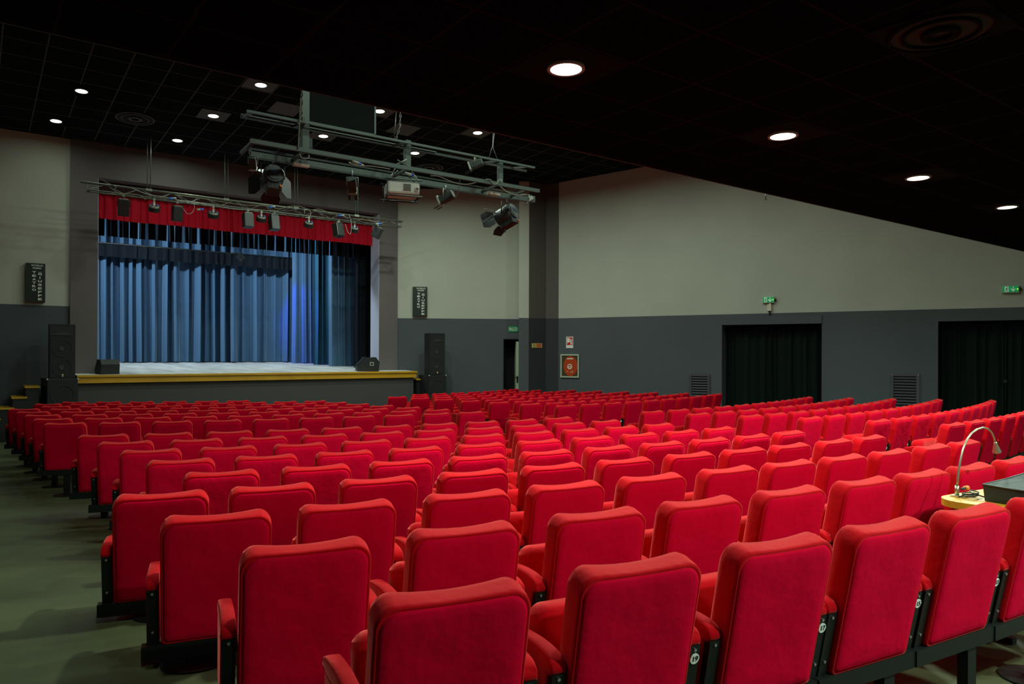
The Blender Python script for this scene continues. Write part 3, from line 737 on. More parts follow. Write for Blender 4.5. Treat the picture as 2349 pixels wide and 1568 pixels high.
for (x, y, z, tx, ty, tz_, pw) in ((6.0, 20.6, HC + 2.6, 8.9, 21.8, HC + .5, 30),):
    Pf = Vector((x, y, z)); dv = (Vector((tx, ty, tz_)) - Pf).normalized(); q = dv.to_track_quat('-Z', 'Y').to_matrix().to_4x4()
    t = thing('stage_flood', 'small blue stage lamp hung behind the upper border', 'stage light', M=Matrix.Translation(Pf) @ q)
    b = MB(); b.disc((0, 0, .08), .09, M_BODY, h=.14); b.build('housing', t)
    l = bpy.data.lights.new('blue_light', 'SPOT'); l.energy = pw * 16; l.color = (.02, .06, 1.0); l.spot_size = radians(50); l.spot_blend = .6; l.shadow_soft_size = .06
    lo = bpy.data.objects.new('blue_light', l); COL.objects.link(lo); lo.parent = t; lo.location = (0, 0, -.01)
# steps at both ends
def steps(xs, sgn, label, n_=5):
    t = thing('stage_steps', label, 'steps', (xs, LY + .3, 0))
    for i in range(n_):
        zt = STT - .205 * (i + 1); x0 = sgn * (.02 + .215 * i); x1 = sgn * (.02 + .215 * (i + 1))
        zb = -.3
        b = MB(); b.box(min(x0, x1), max(x0, x1), -.28, .42, zb, zt - .035, M_BODY); b.build('riser', t)
        b = MB(); b.box(min(x0, x1) - .02, max(x0, x1) + .02, -.31, .42, zt - .035, zt, M_YEL); b.build('tread', t)
steps(onY(92, 880, LY).x, -1, 'black steps with yellow treads going down left of the stage')
steps(lx1 - .02, 1, 'black steps with yellow treads partly hidden right of the stage', 5)
# wedge monitors
def wedge(px, py, Y, rz, label, s=1.0):
    p = onY(px, py, Y); t = thing('stage_monitor', label, 'stage monitor', (p.x, p.y, stz(Y) if Y > YP + .5 else STT + .012), rz, 'black wedge monitors on the stage'); t.scale = (s * .85, s, s * 1.15) if s < 1 else (s, s, s * .85)
    b = MB(); w = .24
    pr_ = [(-.19, 0), (.19, 0), (.21, .10), (.06, .30), (-.14, .30), (-.21, .20)]     # side profile: x = depth, z
    v = [(-w, y, z) for y, z in pr_] + [(w, y, z) for y, z in pr_]; k = len(pr_)
    b.add(v, [tuple(range(k)), tuple(range(k, 2 * k))] + [(i, (i + 1) % k, k + (i + 1) % k, k + i) for i in range(k)], M_SPK)
    b.build('cabinet', t)
    b = MB(); b.add([(-w + .02, .215, .11), (w - .02, .215, .11), (w - .02, .072, .292), (-w + .02, .072, .292)], [(0, 1, 2, 3)], M_SPKG); b.build('grille', t)
    b = MB()
    for x in (-w, w):
        for y, z in ((-.19, .015), (.06, .295), (-.14, .295), (.205, .1)): b.ball((x * .98, y * .97, z), .016, M_SPKR)
    b.build('corner_guards', t)
    return t
wedge(246, 855, 17.75, radians(12), 'black wedge monitor at the left corner of the stage', .9)
t = wedge(842, 851, 17.8, radians(70), 'black wedge monitor at the right corner of the stage with its side showing', 1.4)
b = MB(); b.box(-.244, -.240, -.10, -.03, .12, .2, M_SILV); b.box(-.247, -.242, -.085, -.045, .135, .185, M_BODY); b.build('connector_plate', t)
pm = onY(823, 845, 17.8)
curve_cable([(pm.x + .04, pm.y - .05, STT + .12), (pm.x, pm.y - .08, STT + .05), (pm.x + .05, pm.y - .16, STT + .02), (pm.x + .16, pm.y - .14, STT + .02)], .006, M_CABLEG, 'monitor_cable', 'short white cable plugged into the right stage monitor')

# PA loudspeakers
def pa(pxL, pxR, Yf, rz, side):
    a = onY((pxL + pxR) / 2, 800, Yf); fz = floor_z(a.x, a.y + .3)
    zs = {'left': (onY(140, 868, Yf).z, onY(145, 743, Yf).z), 'right': (onY(1005, 860, Yf).z, onY(1005, 764, Yf).z)}[side]
    sb = thing('subwoofer', 'black subwoofer box on the floor at the %s of the stage' % side, 'subwoofer', (a.x, a.y, fz), rz, 'black subwoofers beside the stage')
    h = zs[0] - fz; w = .27 if side == 'left' else .25
    b = MB(); b.cbox(-w, w, 0, .68, 0, h, M_SPK, .012); b.build('cabinet', sb)
    b = MB(); b.box(-w + .02, w - .02, -.006, .001, .03, h - .03, M_SPKG); b.build('grille', sb)
    b = MB(); b.disc((0, -.012, h - .34), .205, M_SPKR, 'y', 40, .008, r2=.198); b.build('woofer_ring', sb)
    b = MB()
    for x in (-w, w):
        for y in (0, .68): b.ball((x * .985, y * .985 + .005, h - .012), .02, M_SILV if y == 0 else M_SPKR)
    b.build('corner_guards', sb)
    H2 = zs[1] - zs[0]
    t = thing('loudspeaker', 'tall black two-cone loudspeaker standing on the %s subwoofer' % side, 'loudspeaker', (a.x, a.y + .03, zs[0]), rz + (.0), 'tall black loudspeakers beside the stage')
    w = .225
    b = MB(); b.add([(-w, 0, .005), (w, 0, .005), (w * .8, .42, .005), (-w * .8, .42, .005), (-w, 0, H2), (w, 0, H2), (w * .8, .42, H2), (-w * .8, .42, H2)], [(3, 2, 1, 0), (4, 5, 6, 7), (0, 1, 5, 4), (1, 2, 6, 5), (2, 3, 7, 6), (3, 0, 4, 7)], M_SPK)
    b.build('cabinet', t)
    b = MB(); b.box(-w + .015, w - .015, -.006, .001, .02, H2 - .24, M_SPKG); b.build('grille', t)
    for zz in (.22, .60):
        b = MB(); b.disc((0, -.010, zz * H2 / 1.09), .175, M_SPKR, 'y', 40, .006, r2=.167); b.disc((-.02, -.010, zz * H2 / 1.09), .045, M_SPKR, 'y', 24, .006); b.build('woofer', t)
    # horn
    b = MB(); z0 = H2 - .215; z1 = H2 - .03
    b.add([(-w + .02, -.004, z0), (w - .02, -.004, z0), (w - .02, -.004, z1), (-w + .02, -.004, z1), (-.05, .09, z0 + .07), (.05, .09, z0 + .07), (.05, .09, z1 - .03), (-.05, .09, z1 - .03)], [(0, 1, 5, 4), (1, 2, 6, 5), (2, 3, 7, 6), (3, 0, 4, 7), (4, 5, 6, 7)], M_SPK)
    b.box(-w + .01, w - .01, -.012, -.002, z0 - .012, z0, M_SPKR)
    b.add([(-.13, -.008, z0 + .005), (.13, -.008, z0 + .005), (.06, -.008, z0 + .045), (-.06, -.008, z0 + .045)], [(0, 1, 2, 3)], M_SPKR)
    b.build('horn', t)
    b = MB(); b.disc((0, -.013, .075), .018, M_YELS, 'y', 16, .004); b.box(-.012, .012, -.015, -.010, .035, .05, M_YELS); b.build('badge', t)
pa(112, 176, 17.2, radians(5), 'left')
pa(982, 1027, 16.75, radians(-5), 'right')

# ------------------------------------------------------------------ boards with the theatre's name
def name_board(x0, x1, y0, y1, Pw, Qw, label):
    a = onL(x0, y0, Pw, Qw); c = onL(x1, y1, Pw, Qw); tv = Vector((Qw[0] - Pw[0], Qw[1] - Pw[1], 0)).normalized()
    a2 = onL(x0, y1, Pw, Qw)
    w = (Vector((c.x - a.x, c.y - a.y, 0))).length; h = a.z - a2.z
    t = thing('name_board', label, 'sign board', M=wallM((a.x, a.y, a2.z), tv), group='boards with the theatre name')
    b = MB(); b.box(0, w, -.09, -.001, 0, h, M_SIGNB); b.build('board', t)
    s = h / .75
    for body, x, z, tw in (('ROVELLO', .58, .945, .60), ('PORRO', .57, .875, .44)):
        text_on(fit_text(body, tw * w, .042 * h, M_WHITEP, bold=.02), t, x * w, z * h, -.092)
    for body, x, zt, st_ in (('TEATRO', .42, .765, .090), ('GIUSEPPE', .72, .725, .0925)):
        for i, ch in enumerate(body):
            text_on(fit_text(ch, (.05 if ch == 'I' else .20) * w, .058 * h, M_WHITEP, 'letter', .03), t, x * w, (zt - i * st_) * h, -.092, 'letter')
    b = MB(); b.box(.64 * w, .80 * w, -.093, -.090, .765 * h, .773 * h, M_WHITEP); b.build('accent_line', t)
name_board(59, 103, 603, 692, (-1.5, YP), (2, YP), 'dark upright board with white theatre name on the wall left of the stage')
name_board(947, 980, 658, 725, SEG_R[0], SEG_R[1], 'dark upright board with white theatre name on the wall right of the stage')

# ------------------------------------------------------------------ signs
def plate(x0, y0, x1, y1, Pw, Qw, name, label, cat, d=.012, m=M_GREENP):
    a = onL(x0, y1, Pw, Qw); c = onL(x1, y1, Pw, Qw); h = onL(x0, y0, Pw, Qw).z - a.z; w = (Vector((c.x - a.x, c.y - a.y, 0))).length
    tv = Vector((Qw[0] - Pw[0], Qw[1] - Pw[1], 0)).normalized()
    t = thing(name, label, cat, M=wallM((a.x, a.y, a.z), tv)); b = MB(); b.box(0, w, -d, -.001, 0, h, m); b.build('plate', t); return t, w, h
t, w, h = plate(1166, 748, 1188.5, 761, *SEG_R, 'stage_sign', 'green PALCO sign above the side door beside the pillar', 'sign')
text_on(fit_text('PALCO', w * .84, h * .56, M_WHITEP), t, w * .5, h * .5, -.014)
t, w, h = plate(1220, 787, 1243, 797, P2, P3, 'warning_sign', 'small yellow and red sign on the dark face of the pillar', 'sign', m=M_YELS)
b = MB(); b.disc((w * .22, -.014, h * .5), h * .36, M_INK, 'y', 20, .002, r2=h * .28); b.box(w * .17, w * .27, -.015, -.013, h * .45, h * .55, M_INK); b.build('symbol', t)
b = MB()
for z in (.14, .42, .70): b.box(w * .42, w * .94, -.015, -.013, h * z, h * (z + .17), M_REDS)
b.build('text_bars', t)
RW = (PR, PQ)
t, w, h = plate(1299, 772, 1315, 798, *RW, 'fire_hose_sign', 'small red and white fire hose sign above the hose cabinet', 'sign', m=M_WHITEP)
b = MB(); b.box(w * .08, w * .92, -.015, -.013, h * .27, h * .94, M_REDS); b.build('red_field', t)
b = MB(); b.box(w * .14, w * .52, -.018, -.015, h * .5, h * .88, M_WHITEP); b.box(w * .5, w * .62, -.018, -.015, h * .62, h * .68, M_WHITEP); b.box(w * .16, w * .22, -.018, -.015, h * .36, h * .5, M_WHITEP)
for i in range(7): b.disc((w * (.72 + .07 * sin(i * 1.7)), -.017, h * (.36 + .065 * i)), w * .09, M_WHITEP, 'y', 10, .003)
b.build('hose_pictogram', t)
t, w, h = plate(1287, 812, 1329, 865, *RW, 'hose_cabinet', 'glazed fire hose cabinet with an orange red reel in a pale frame', 'fire cabinet', d=.02, m=M_DKBR)
b = MB(); f_ = .035
b.box(0, w, -.04, -.018, 0, f_, M_FRAME); b.box(0, w, -.04, -.018, h - f_, h, M_FRAME); b.box(0, f_, -.04, -.018, f_, h - f_, M_FRAME); b.box(w - f_, w, -.04, -.018, f_, h - f_, M_FRAME); b.build('frame', t)
b = MB(); b.disc((0, 0, 0), 1, M_ORED, 'y', 40, .006); o = b.build('hose_reel', t); o.location = (w * .54, -.026, h * .49); o.scale = (w * .385, 1, h * .43)
b = MB(); b.box(w * .35, w * .68, -.033, -.030, h * .79, h * .83, M_WHITEP)
b.disc((w * .5, -.032, h * .47), w * .13, M_WHITEP, 'y', 20, .003, r2=w * .09); b.disc((w * .5, -.034, h * .43), w * .07, M_WHITEP, 'y', 16, .003, r2=w * .04)
b.box(w * .34, w * .42, -.033, -.030, h * .25, h * .27, M_WHITEP); b.box(w * .52, w * .66, -.033, -.030, h * .22, h * .235, M_WHITEP); b.box(w * .64, w * .66, -.033, -.030, h * .235, h * .30, M_WHITEP)
b.build('reel_markings', t)
def exit_sign(x0, y0, x1, y1, label):
    t, w, h = plate(x0, y0, x1, y1, *RW, 'exit_sign', label, 'exit sign', d=.07, m=M_FRAME); t['group'] = 'green exit signs'
    b = MB(); e = .012; b.box(e, w - e, -.075, -.068, e, h - e, M_GREEN); b.build('green_face', t)
    b = MB(); b.box(w * .17, w * .40, -.079, -.074, h * .1, h * .88, M_WSIGN); b.build('doorway_symbol', t)
    b = MB(); Y = -.081; u = h; cx = w * .285
    def S_(pts, r): b.tube([(cx + x * u, Y, z * u) for x, z in pts], r * u, M_GREENP, 6)
    b.ball((cx + .05 * u, Y, .76 * u), .06 * u, M_GREENP)
    S_([(.03, .68), (-.02, .42)], .055); S_([(.02, .64), (.13, .55), (.19, .62)], .028); S_([(0, .64), (-.11, .58), (-.15, .46)], .028)
    S_([(-.01, .44), (.09, .30), (.07, .14)], .036); S_([(-.03, .42), (-.08, .25), (-.2, .2)], .036); b.build('running_figure', t)
    b = MB(); ax = w * .66
    b.box(ax - .05 * u, ax + .05 * u, -.080, -.074, h * .4, h * .86, M_WSIGN)
    b.add([(ax + x * u, -.080, z * u) for x, z in ((0, .12), (.27, .45), (.27, .62), (0, .34), (-.27, .62), (-.27, .45))], [(0, 1, 2, 3), (0, 3, 4, 5)], M_WSIGN); b.build('arrow', t)
    b = MB(); b.ball((w * .91, -.078, h * .48), .013, M_LED); b.build('pilot_light', t)
    b = MB(); b.box(w, w + .04, -.05, -.002, h * .3, h * .6, M_BLK); b.build('side_clip', t)
exit_sign(1750, 681, 1777, 695, 'small green running man exit sign above the nearer-to-stage curtained doorway')
exit_sign(2297, 656, 2337, 672, 'green running man exit sign at the far right above the second doorway')
t, w, h = plate(1761, 698, 1770, 713, *RW, 'detector_box', 'small cream box on the wall below the exit sign', 'detector', d=.06, m=M_CREAM)
b = MB(); b.box(w * .45, w * .9, -.05, -.002, h, h + .06, M_CREAM); b.build('neck', t)
b = MB(); b.box(w * .35, w * .75, -.035, -.002, -.09, 0, M_BLK); b.build('junction', t)
def wall_vent(x0, y0, x1, label):
    a = onL(x0, y0, *RW); c = onL(x1, y0, *RW); w = (Vector((c.x - a.x, c.y - a.y, 0))).length; h = .95 if x0 > 2000 else .85
    t = thing('wall_vent', label, 'wall vent', M=wallM((a.x, a.y, a.z - h), wd), group='louvred wall vents')
    b = MB(); b.box(.05, w - .05, -.004, -.001, .05, h - .05, M_HOLE); b.build('backing', t)
    b = MB(); e = .055
    b.box(0, w, -.035, -.001, 0, e, M_VENT); b.box(0, w, -.035, -.001, h - e, h, M_VENT); b.box(0, e, -.035, -.001, e, h - e, M_VENT); b.box(w - e, w, -.035, -.001, e, h - e, M_VENT)
    for x in (.02, w - .02):
        for z in (.02, h - .02): b.disc((x, -.038, z), .008, M_SCREW, 'y', 8, .004)
    b.build('frame', t)
    b = MB(); k = int((h - 2 * e) / .062)
    for i in range(k):
        z = h - e - .03 - i * .062
        b.add([(e, -.034, z - .022), (w - e, -.034, z - .022), (w - e, -.006, z + .008), (e, -.006, z + .008), (e, -.034, z - .027), (w - e, -.034, z - .027)], [(0, 1, 2, 3), (4, 5, 1, 0)], M_VENT)
    b.build('louvres', t)
wall_vent(1582, 857, 1629, 'louvred wall vent left of the nearer-to-stage curtained doorway')
wall_vent(2043, 856, 2109, 'larger louvred wall vent between the two curtained doorways')
# black door curtains
def dpt(t_, dd): p = wr(t_); return (p[0] + nrm.x * dd, p[1] + nrm.y * dd)
curtain('door_curtain', dpt(d1 + .06, .34), dpt(d2 - .02, .34), floor_z(*dpt((d1 + d2) / 2, .3)) + .02, HD - .04, M_DRAPE, 'black pleated curtain filling the doorway nearer the stage', .16, .06, 51, 'black door curtains', flare=.06)
dm = tR(2310)
curtain('door_curtain', dpt(d3 + .06, .34), dpt(dm - .03, .34), floor_z(*dpt(dm, .3)) + .02, HD - .04, M_DRAPE, 'left black curtain of the doorway at the far right', .2, .06, 53, 'black door curtains', flare=.06)
curtain('door_curtain', dpt(dm + .03, .30), dpt(d4 - .02, .30), floor_z(*dpt(dm, .3)) + .02, HD - .04, M_DRAPE, 'right black curtain of the doorway at the far right edge', .2, .06, 57, 'black door curtains', flare=.06)
p = dpt(dm, .27)
b = MB(); b.tube([(0, 0, 0), (0, 0, 2.35)], .018, M_DRAPE, 8); b.cbox(-.035, .035, -.035, .035, 1.02, 1.08, M_BLK, .006)
tag(b.build('upright_pole', loc=(p[0], p[1], floor_z(*p))), 'thin dark pole where the two far right door curtains meet', 'pole')

# ------------------------------------------------------------------ truss in front of the stage
TY = 16.9
tA, tB = onY(184, 418, TY), onY(923, 507, TY); tz_ = (tA.z + tB.z) / 2
bA, bB = onY(200, 439, TY), onY(917, 520, TY); bz = (bA.z + bB.z) / 2
tr = thing('lighting_truss', 'slim steel truss hung in front of the crimson valance', 'truss', (tA.x, TY, tz_))
def TP(x, y, z): return Vector((x - tA.x, y - TY, z - tz_))
b = MB(); b.tube([TP(tA.x, TY, tz_), TP(tB.x, TY, tz_)], .024, M_TRUSS, 8); b.build('top_chord', tr)
for dy in (-.10, .10):
    b = MB(); b.tube([TP(bA.x, TY + dy, bz), TP(bB.x, TY + dy, bz)], .014, M_TRUSS, 8); b.build('bottom_chord', tr)
b = MB(); x = bA.x; i = 0
nseg = 22; dxx = (bB.x - bA.x) / nseg
for i in range(nseg):
    x0 = bA.x + i * dxx; x1 = x0 + dxx; a, c = (tz_, bz) if i % 2 else (bz, tz_)
    for dy in (-.10, .10):
        b.tube([TP(x0, TY + (dy if not i % 2 else 0), a), TP(x1, TY + (0 if not i % 2 else dy), c)], .007, M_TRUSS, 5)
    b.tube([TP(x0, TY - .1, bz), TP(x1, TY + .1, bz)], .006, M_TRUSS, 5)
for x_ in (bA.x, bB.x):
    b.tube([TP(x_, TY, tz_), TP(x_, TY - .1, bz), TP(x_, TY + .1, bz), TP(x_, TY, tz_)], .008, M_TRUSS, 5)
b.build('lacing', tr)
for px in (341, 519, 679, 818):
    xx = onY(px, 450, TY).x
    b = MB()
    for s in (-.03, .035): b.tube([TP(xx + s, TY + (.0), tz_), TP(xx + s, TY, ceil_z(TY))], .0085, M_RAILS, 6)
    b.box(xx - .06 - tA.x, xx + .06 - tA.x, -.03, .03, -.02, .03, M_TRUSS)
    b.build('hanger_rods', tr)
# fixtures on the truss
def flood_box(px, py, w_px, h_px, tilt, yaw, label):
    p = onY(px, py, TY - .02); dist = sP * p.x + cP * p.y; w = w_px / FPX * dist; h = h_px / FPX * dist
    t = thing('flood_lamp', label, 'stage light', (p.x, TY, bz), yaw, 'black box lamps on the truss')
    hh = bz - p.z
    M = Matrix.Translation((0, 0, -hh)) @ Matrix.Rotation(tilt, 4, 'X')
    b = MB(); b.cbox(-w * .40, w * .40, -.09, .10, -h * .5, h * .42, M_BODY, .02, T=M); b.box(-w * .3, w * .3, -.085, .09, h * .42, h * .44, M_SILV, T=M)
    b.disc((-w * .1, -.02, h * .45), .02, M_BODY, 'z', 12, .02, T=M); b.build('housing', t)
    b = MB(); b.tube([(-w * .44, 0, -hh), (-w * .44, 0, -hh + h * .62), (0, 0, -.05), (w * .44, 0, -hh + h * .62), (w * .44, 0, -hh)], .008, M_BODY, 6); b.build('yoke', t)
    b = MB(); b.box(-.02, .02, -.025, .025, -.05, .02, M_SILV); b.build('clamp', t)
FB = [(284, 474, 30, 42, .25, -.1, 'leftmost black box lamp on the truss'), (407, 488, 27, 38, .15, .05, 'black box lamp on the truss with pale top plate, second from left'), (569, 504, 27, 36, -.1, .1, 'black box lamp on the truss below the big spotlight'),
      (629, 509, 26, 38, -.15, .2, 'black box lamp right of the big spotlight'), (777, 526, 27, 34, -.2, .3, 'black box lamp on the right half of the truss'), (867, 532, 24, 28, .5, .8, 'tilted black box lamp at the right end of the truss')]
for q in FB: flood_box(*q)
def par_disc(px, py, d_px, label):
    p = onY(px, py, TY - .02); dist = sP * p.x + cP * p.y; r = d_px / FPX * dist / 2; hh = bz - p.z
    t = thing('par_lamp', label, 'stage light', (p.x, TY, bz), 0, 'flat round lamps on the truss')
    M = Matrix.Translation((0, 0, -hh)) @ Matrix.Rotation(radians(26), 4, 'X')
    b = MB(); b.disc((0, 0, -.03), r, M_BODY, 'z', 28, .09, T=M); b.build('housing', t)
    b = MB(); b.disc((0, 0, .03), r * .8, M_SILV, 'z', 24, .03, T=M)
    for k in range(8): b.box(-.012, .012, r * .3, r * .7, .045, .055, M_BODY, T=M @ Matrix.Rotation(k * pi / 4, 4, 'Z'))
    b.build('back_plate', t)
    b = MB(); b.ball((r * .55, 0, .05), .022, M_BLUE, T=M); b.ball((-r * .5, .02, .05), .018, M_BLUE, T=M); b.build('plugs', t)
    b = MB(); b.box(-.018, .018, -.018, .018, -hh + .04, .01, M_SILV); b.build('clamp', t)
    b = MB(); b.tube([(-r * 1.05, 0, -hh), (-r * .9, 0, -hh + .07), (0, 0, -hh + .11), (r * .9, 0, -hh + .07), (r * 1.05, 0, -hh)], .006, M_BODY, 6); b.build('yoke', t)
for q in ((354, 476, 25, 'leftmost flat round lamp on the truss'), (490, 491, 24, 'flat round lamp on the truss, second from left'), (600, 500, 22, 'flat round lamp between two box lamps below the big spotlight'), (709, 513, 22, 'flat round lamp alone in the middle of the right half'), (814, 525, 19, 'rightmost flat round lamp on the truss')): par_disc(*q)
def truss_cable(pp, m, label, r=.008, Y=TY - .12):
    curve_cable([onY(x, y, Y) for x, y in pp], r, m, 'truss_cable', label, group='cables along the truss')
truss_cable([(228, 409), (248, 420), (266, 428), (262, 436), (275, 445), (300, 445), (320, 448), (335, 458)], M_CABLE, 'olive cable looping over the left end of the truss')
truss_cable([(400, 447), (450, 453), (500, 461), (560, 470), (610, 472), (640, 479), (664, 473), (690, 474), (712, 481), (735, 480), (760, 490), (800, 500), (830, 503), (870, 510)], M_CABLE, 'long olive cable winding along the right half of the truss')
truss_cable([(300, 430), (340, 446), (380, 452), (420, 462), (470, 468), (530, 478), (580, 481), (640, 484)], M_CABLEG, 'pale thin cable along the left half of the truss', .006)
truss_cable([(420, 478), (430, 490), (441, 487), (446, 475), (444, 463), (452, 455)], M_CABLEG, 'pale cable loop beside the second box lamp', .006)
truss_cable([(640, 482), (660, 484), (700, 478), (730, 487), (780, 494), (822, 506), (850, 516)], M_CABLEK, 'black cable bundle along the right half of the truss', .012)
truss_cable([(700, 490), (698, 484), (706, 479), (713, 488), (708, 498), (700, 499)], M_CABLEG, 'small pale cable loop above the lone round lamp', .006)
truss_cable([(792, 514), (798, 532), (804, 536), (806, 522), (805, 505), (800, 492)], M_CABLEG, 'pale cable hanging right of the fifth box lamp', .006)
for (x, y, m_, l) in ((396, 455, M_BLUE, 'blue and white plug on the left part of the truss'), (459, 480, M_CABLEG, 'white and blue plug left of the second round lamp'), (624, 474, M_BLUE, 'blue plug right of the barn doors of the big spotlight'), (783, 494, M_BLUE, 'blue plug on the right part of the truss'), (868, 513, M_CABLEG, 'white plug above the right end lamp')):
    q = onY(x, y, TY - .14); b = MB(); b.tube([(-.07, 0, -.015), (0, 0, 0)], .022, m_, 8); b.tube([(0, 0, 0), (.07, 0, .012)], .022, M_BLUE if m_ is M_CABLEG else M_CABLEG, 8)
    tag(b.build('power_plug', loc=q), l, 'plug', 'plugs on the truss')

# ------------------------------------------------------------------ big lighting rig
GY = 9.3
rig = thing('lighting_rig', 'large frame of grey-green steel rails hung below the high ceiling', 'lighting rig', onY(900, 385, GY))
RO = rig.location.copy()
def rail(x0, y0, x1, y1, Y, w, h, m, name):
    a = onY(x0, y0, Y); c = onY(x1, y1, Y); z = (a.z + c.z) / 2; a.z = c.z = z
    b = MB(); b.bar(a - RO, c - RO, w, h, m); b.build(name, rig); return a, c
rA = rail(574, 327, 1236, 435, GY, .05, .055, M_RAILS, 'front_rail')
rB = rail(574, 352, 1225, 461, GY + .5, .06, .075, M_RAILS, 'rear_rail')
rB2 = rail(573, 341, 1219, 448, GY + .5, .02, .02, M_RAILS, 'rear_top_rail')
rB3 = rail(590, 366, 1180, 457, GY + .45, .015, .015, M_RAILD, 'cable_rail')
rC = rail(566, 259, 1226, 381, GY, .035, .03, M_RAILS, 'upper_front_rail')
rD = rail(552, 274, 1207, 387, GY + .45, .03, .035, M_RAILD, 'upper_rear_rail')
rE = rail(553, 266, 1000, 345, GY + .42, .015, .015, M_RAILS, 'upper_cable_rail')
def v3(p): return Vector((p.x, p.y, p.z)) - RO
def rig_post(px, w, m=M_RAILS, up_=None, dn=0, Y=GY + .1, nm='post'):
    x = onY(px, 400, Y).x
    b = MB(); zt = up_ or ceil_z(Y); zb_ = rA[0].z + dn
    b.box(x - w - RO.x, x + w - RO.x, Y - w - RO.y, Y + w - RO.y, zb_ - RO.z, zt - RO.z, m); b.build(nm, rig); return x
rig_post(699, .045); rig_post(934, .04, up_=rD[0].z); rig_post(1147, .035, up_=rC[0].z)
b = MB(); 
for px in (580, 700, 936, 1145, 1212):
    x = onY(px, 400, GY).x
    b.bar(Vector((x, GY, rA[0].z)) - RO, Vector((x, GY + .5, rB[0].z)) - RO, .035, .035, M_RAILD)
    b.bar(Vector((x, GY, rC[0].z)) - RO, Vector((x, GY + .45, rD[0].z)) - RO, .03, .03, M_RAILD)
b.build('cross_members', rig)
b = MB(); b.bar(Vector((rB[0].x, GY + .5, rB[0].z)) - RO, Vector((rB[0].x, GY + .5, rB2[0].z)) - RO, .03, .03, M_RAILS); b.bar(Vector((rB[1].x, GY + .5, rB[1].z)) - RO, Vector((rB[1].x, GY + .5, rB2[1].z)) - RO, .03, .03, M_RAILS); b.build('end_caps', rig)
# column stub and dark duct
x = onY(693, 340, GY + .4).x
b = MB(); b.box(x - .03, x + .03, GY + .35, GY + .42, zat(690, 345, GY + .4), zat(690, 315, GY + .4), M_RAILS); b.box(x + .03, x + .13, GY + .36, GY + .46, zat(690, 345, GY + .4), zat(690, 315, GY + .4), M_RAILD)
o = b.build('post_bracket', rig, M=Matrix.Translation(-RO))
YD = 10.1; xa, xb = onY(704, 280, YD).x, onY(862, 312, YD).x; zd = (onY(704, 283, YD).z + onY(872, 314, YD).z) / 2
b = MB(); b.box(xa - .0, xb, 0, .07, 0, ceil_z(YD) - zd - .05, M_DUCT); b.box(xa - .0, xb, -.012, 0, 0, .03, M_RAILS); b.box(xb - .03, xb, -.012, 0, 0, ceil_z(YD) - zd - .08, M_RAILS)
tag(b.build('hanging_board', loc=(0, YD, zd)), 'dark sheet metal board hanging from the ceiling behind the rig', 'hanging board')
# chains and wires
def hang(pp, Y, label, m=M_CHAIN, r=.006, name='hanging_chain', chain=True):
    P = [onY(x, y, Y) for x, y in pp]; o = P[-1].copy(); b = MB()
    if chain:
        for a, c in zip(P, P[1:]):
            L_ = (c - a).length; k = max(2, int(L_ / .05)); d = (c - a) / k
            for i in range(k):
                q = a + d * (i + .5) - o; s = d.normalized(); u_ = Vector((1, 0, 0)) if i % 2 else Vector((0, 1, 0))
                b.tube([q - d * .62, q - d * .3 + u_ * .012, q + d * .3 + u_ * .012, q + d * .62, q + d * .3 - u_ * .012, q - d * .3 - u_ * .012, q - d * .62], .004, m, 5)
    else: b.tube([q - o for q in P], r, m, 6)
    tag(b.build(name, loc=o), label, 'chain' if chain else 'cable', 'chains and wires of the rig')
hang([(694, 205), (693, 250), (694, 262)], GY - .05, 'steel chain hanging down in front of the rig post')
hang([(694, 262), (703, 283)], GY - .05, 'right leg of the chain bridle at the rig post')
hang([(694, 262), (684, 284)], GY - .05, 'left leg of the chain bridle at the rig post')
hang([(919, 252), (917, 290), (908, 319)], GY + .2, 'steel chain right of the dark board')
hang([(909, 255), (904, 318)], GY + .2, 'straight wire beside the chain right of the board', chain=False, name='wire')
hang([(1134, 304), (1130, 335), (1122, 360)], GY + .2, 'left wire of the sling above the right end of the rig', chain=False, name='wire')
hang([(1131, 305), (1131, 340), (1142, 368)], GY + .2, 'right wire of the sling above the right end of the rig', chain=False, name='wire')
def rc(pp, m, label, r=.006, Y=GY - .04): curve_cable([onY(x, y, Y) for x, y in pp], r, m, 'rig_cable', label, group='cables on the lighting rig')
rc([(690, 225), (688, 260), (686, 300), (684, 340)], M_CABLE, 'olive cable running down beside the rig post', .008)
rc([(688, 354), (692, 362), (702, 364), (709, 360), (707, 355)], M_CABLEG, 'white cable loop hanging below the rig post')
rc([(988, 403), (1005, 404), (1025, 412), (1050, 421), (1075, 422), (1100, 416)], M_CABLEG, 'pale cable sagging between the rails right of the projector', .007, GY + .2)
rc([(1114, 411), (1125, 412), (1132, 422), (1140, 421), (1144, 413), (1151, 412), (1150, 417)], M_CABLEG, 'pale cable curling around the right post', .006)
rc([(1148, 428), (1165, 441), (1185, 447), (1207, 446)], M_CABLEG, 'pale cable drooping at the right end of the rig', .007)
rc([(805, 373), (800, 372), (808, 376), (830, 380), (850, 381), (880, 385), (895, 388)], M_CABLEG, 'pale thin cable on the rails left of the projector', .005)
rc([(1055, 412), (1053, 430), (1050, 445), (1044, 452)], M_CABLEK, 'black wire leading down to the right profile lamp', .005)
for (x, y, l) in ((820, 374, 'white and blue plug lying on the rig left of the projector'), (940, 400, 'white and blue plug above the projector')):
    q = onY(x, y, GY - .03); b = MB(); b.tube([(-.07, 0, .01), (.02, 0, 0)], .02, M_CABLEG, 8); b.tube([(.02, 0, 0), (.05, 0, -.01)], .021, M_BLUE, 8); b.tube([(.05, 0, -.01), (.09, 0, -.02)], .017, M_CABLEG, 8)
    tag(b.build('rig_plug', loc=q), l, 'plug', 'plugs on the rig')
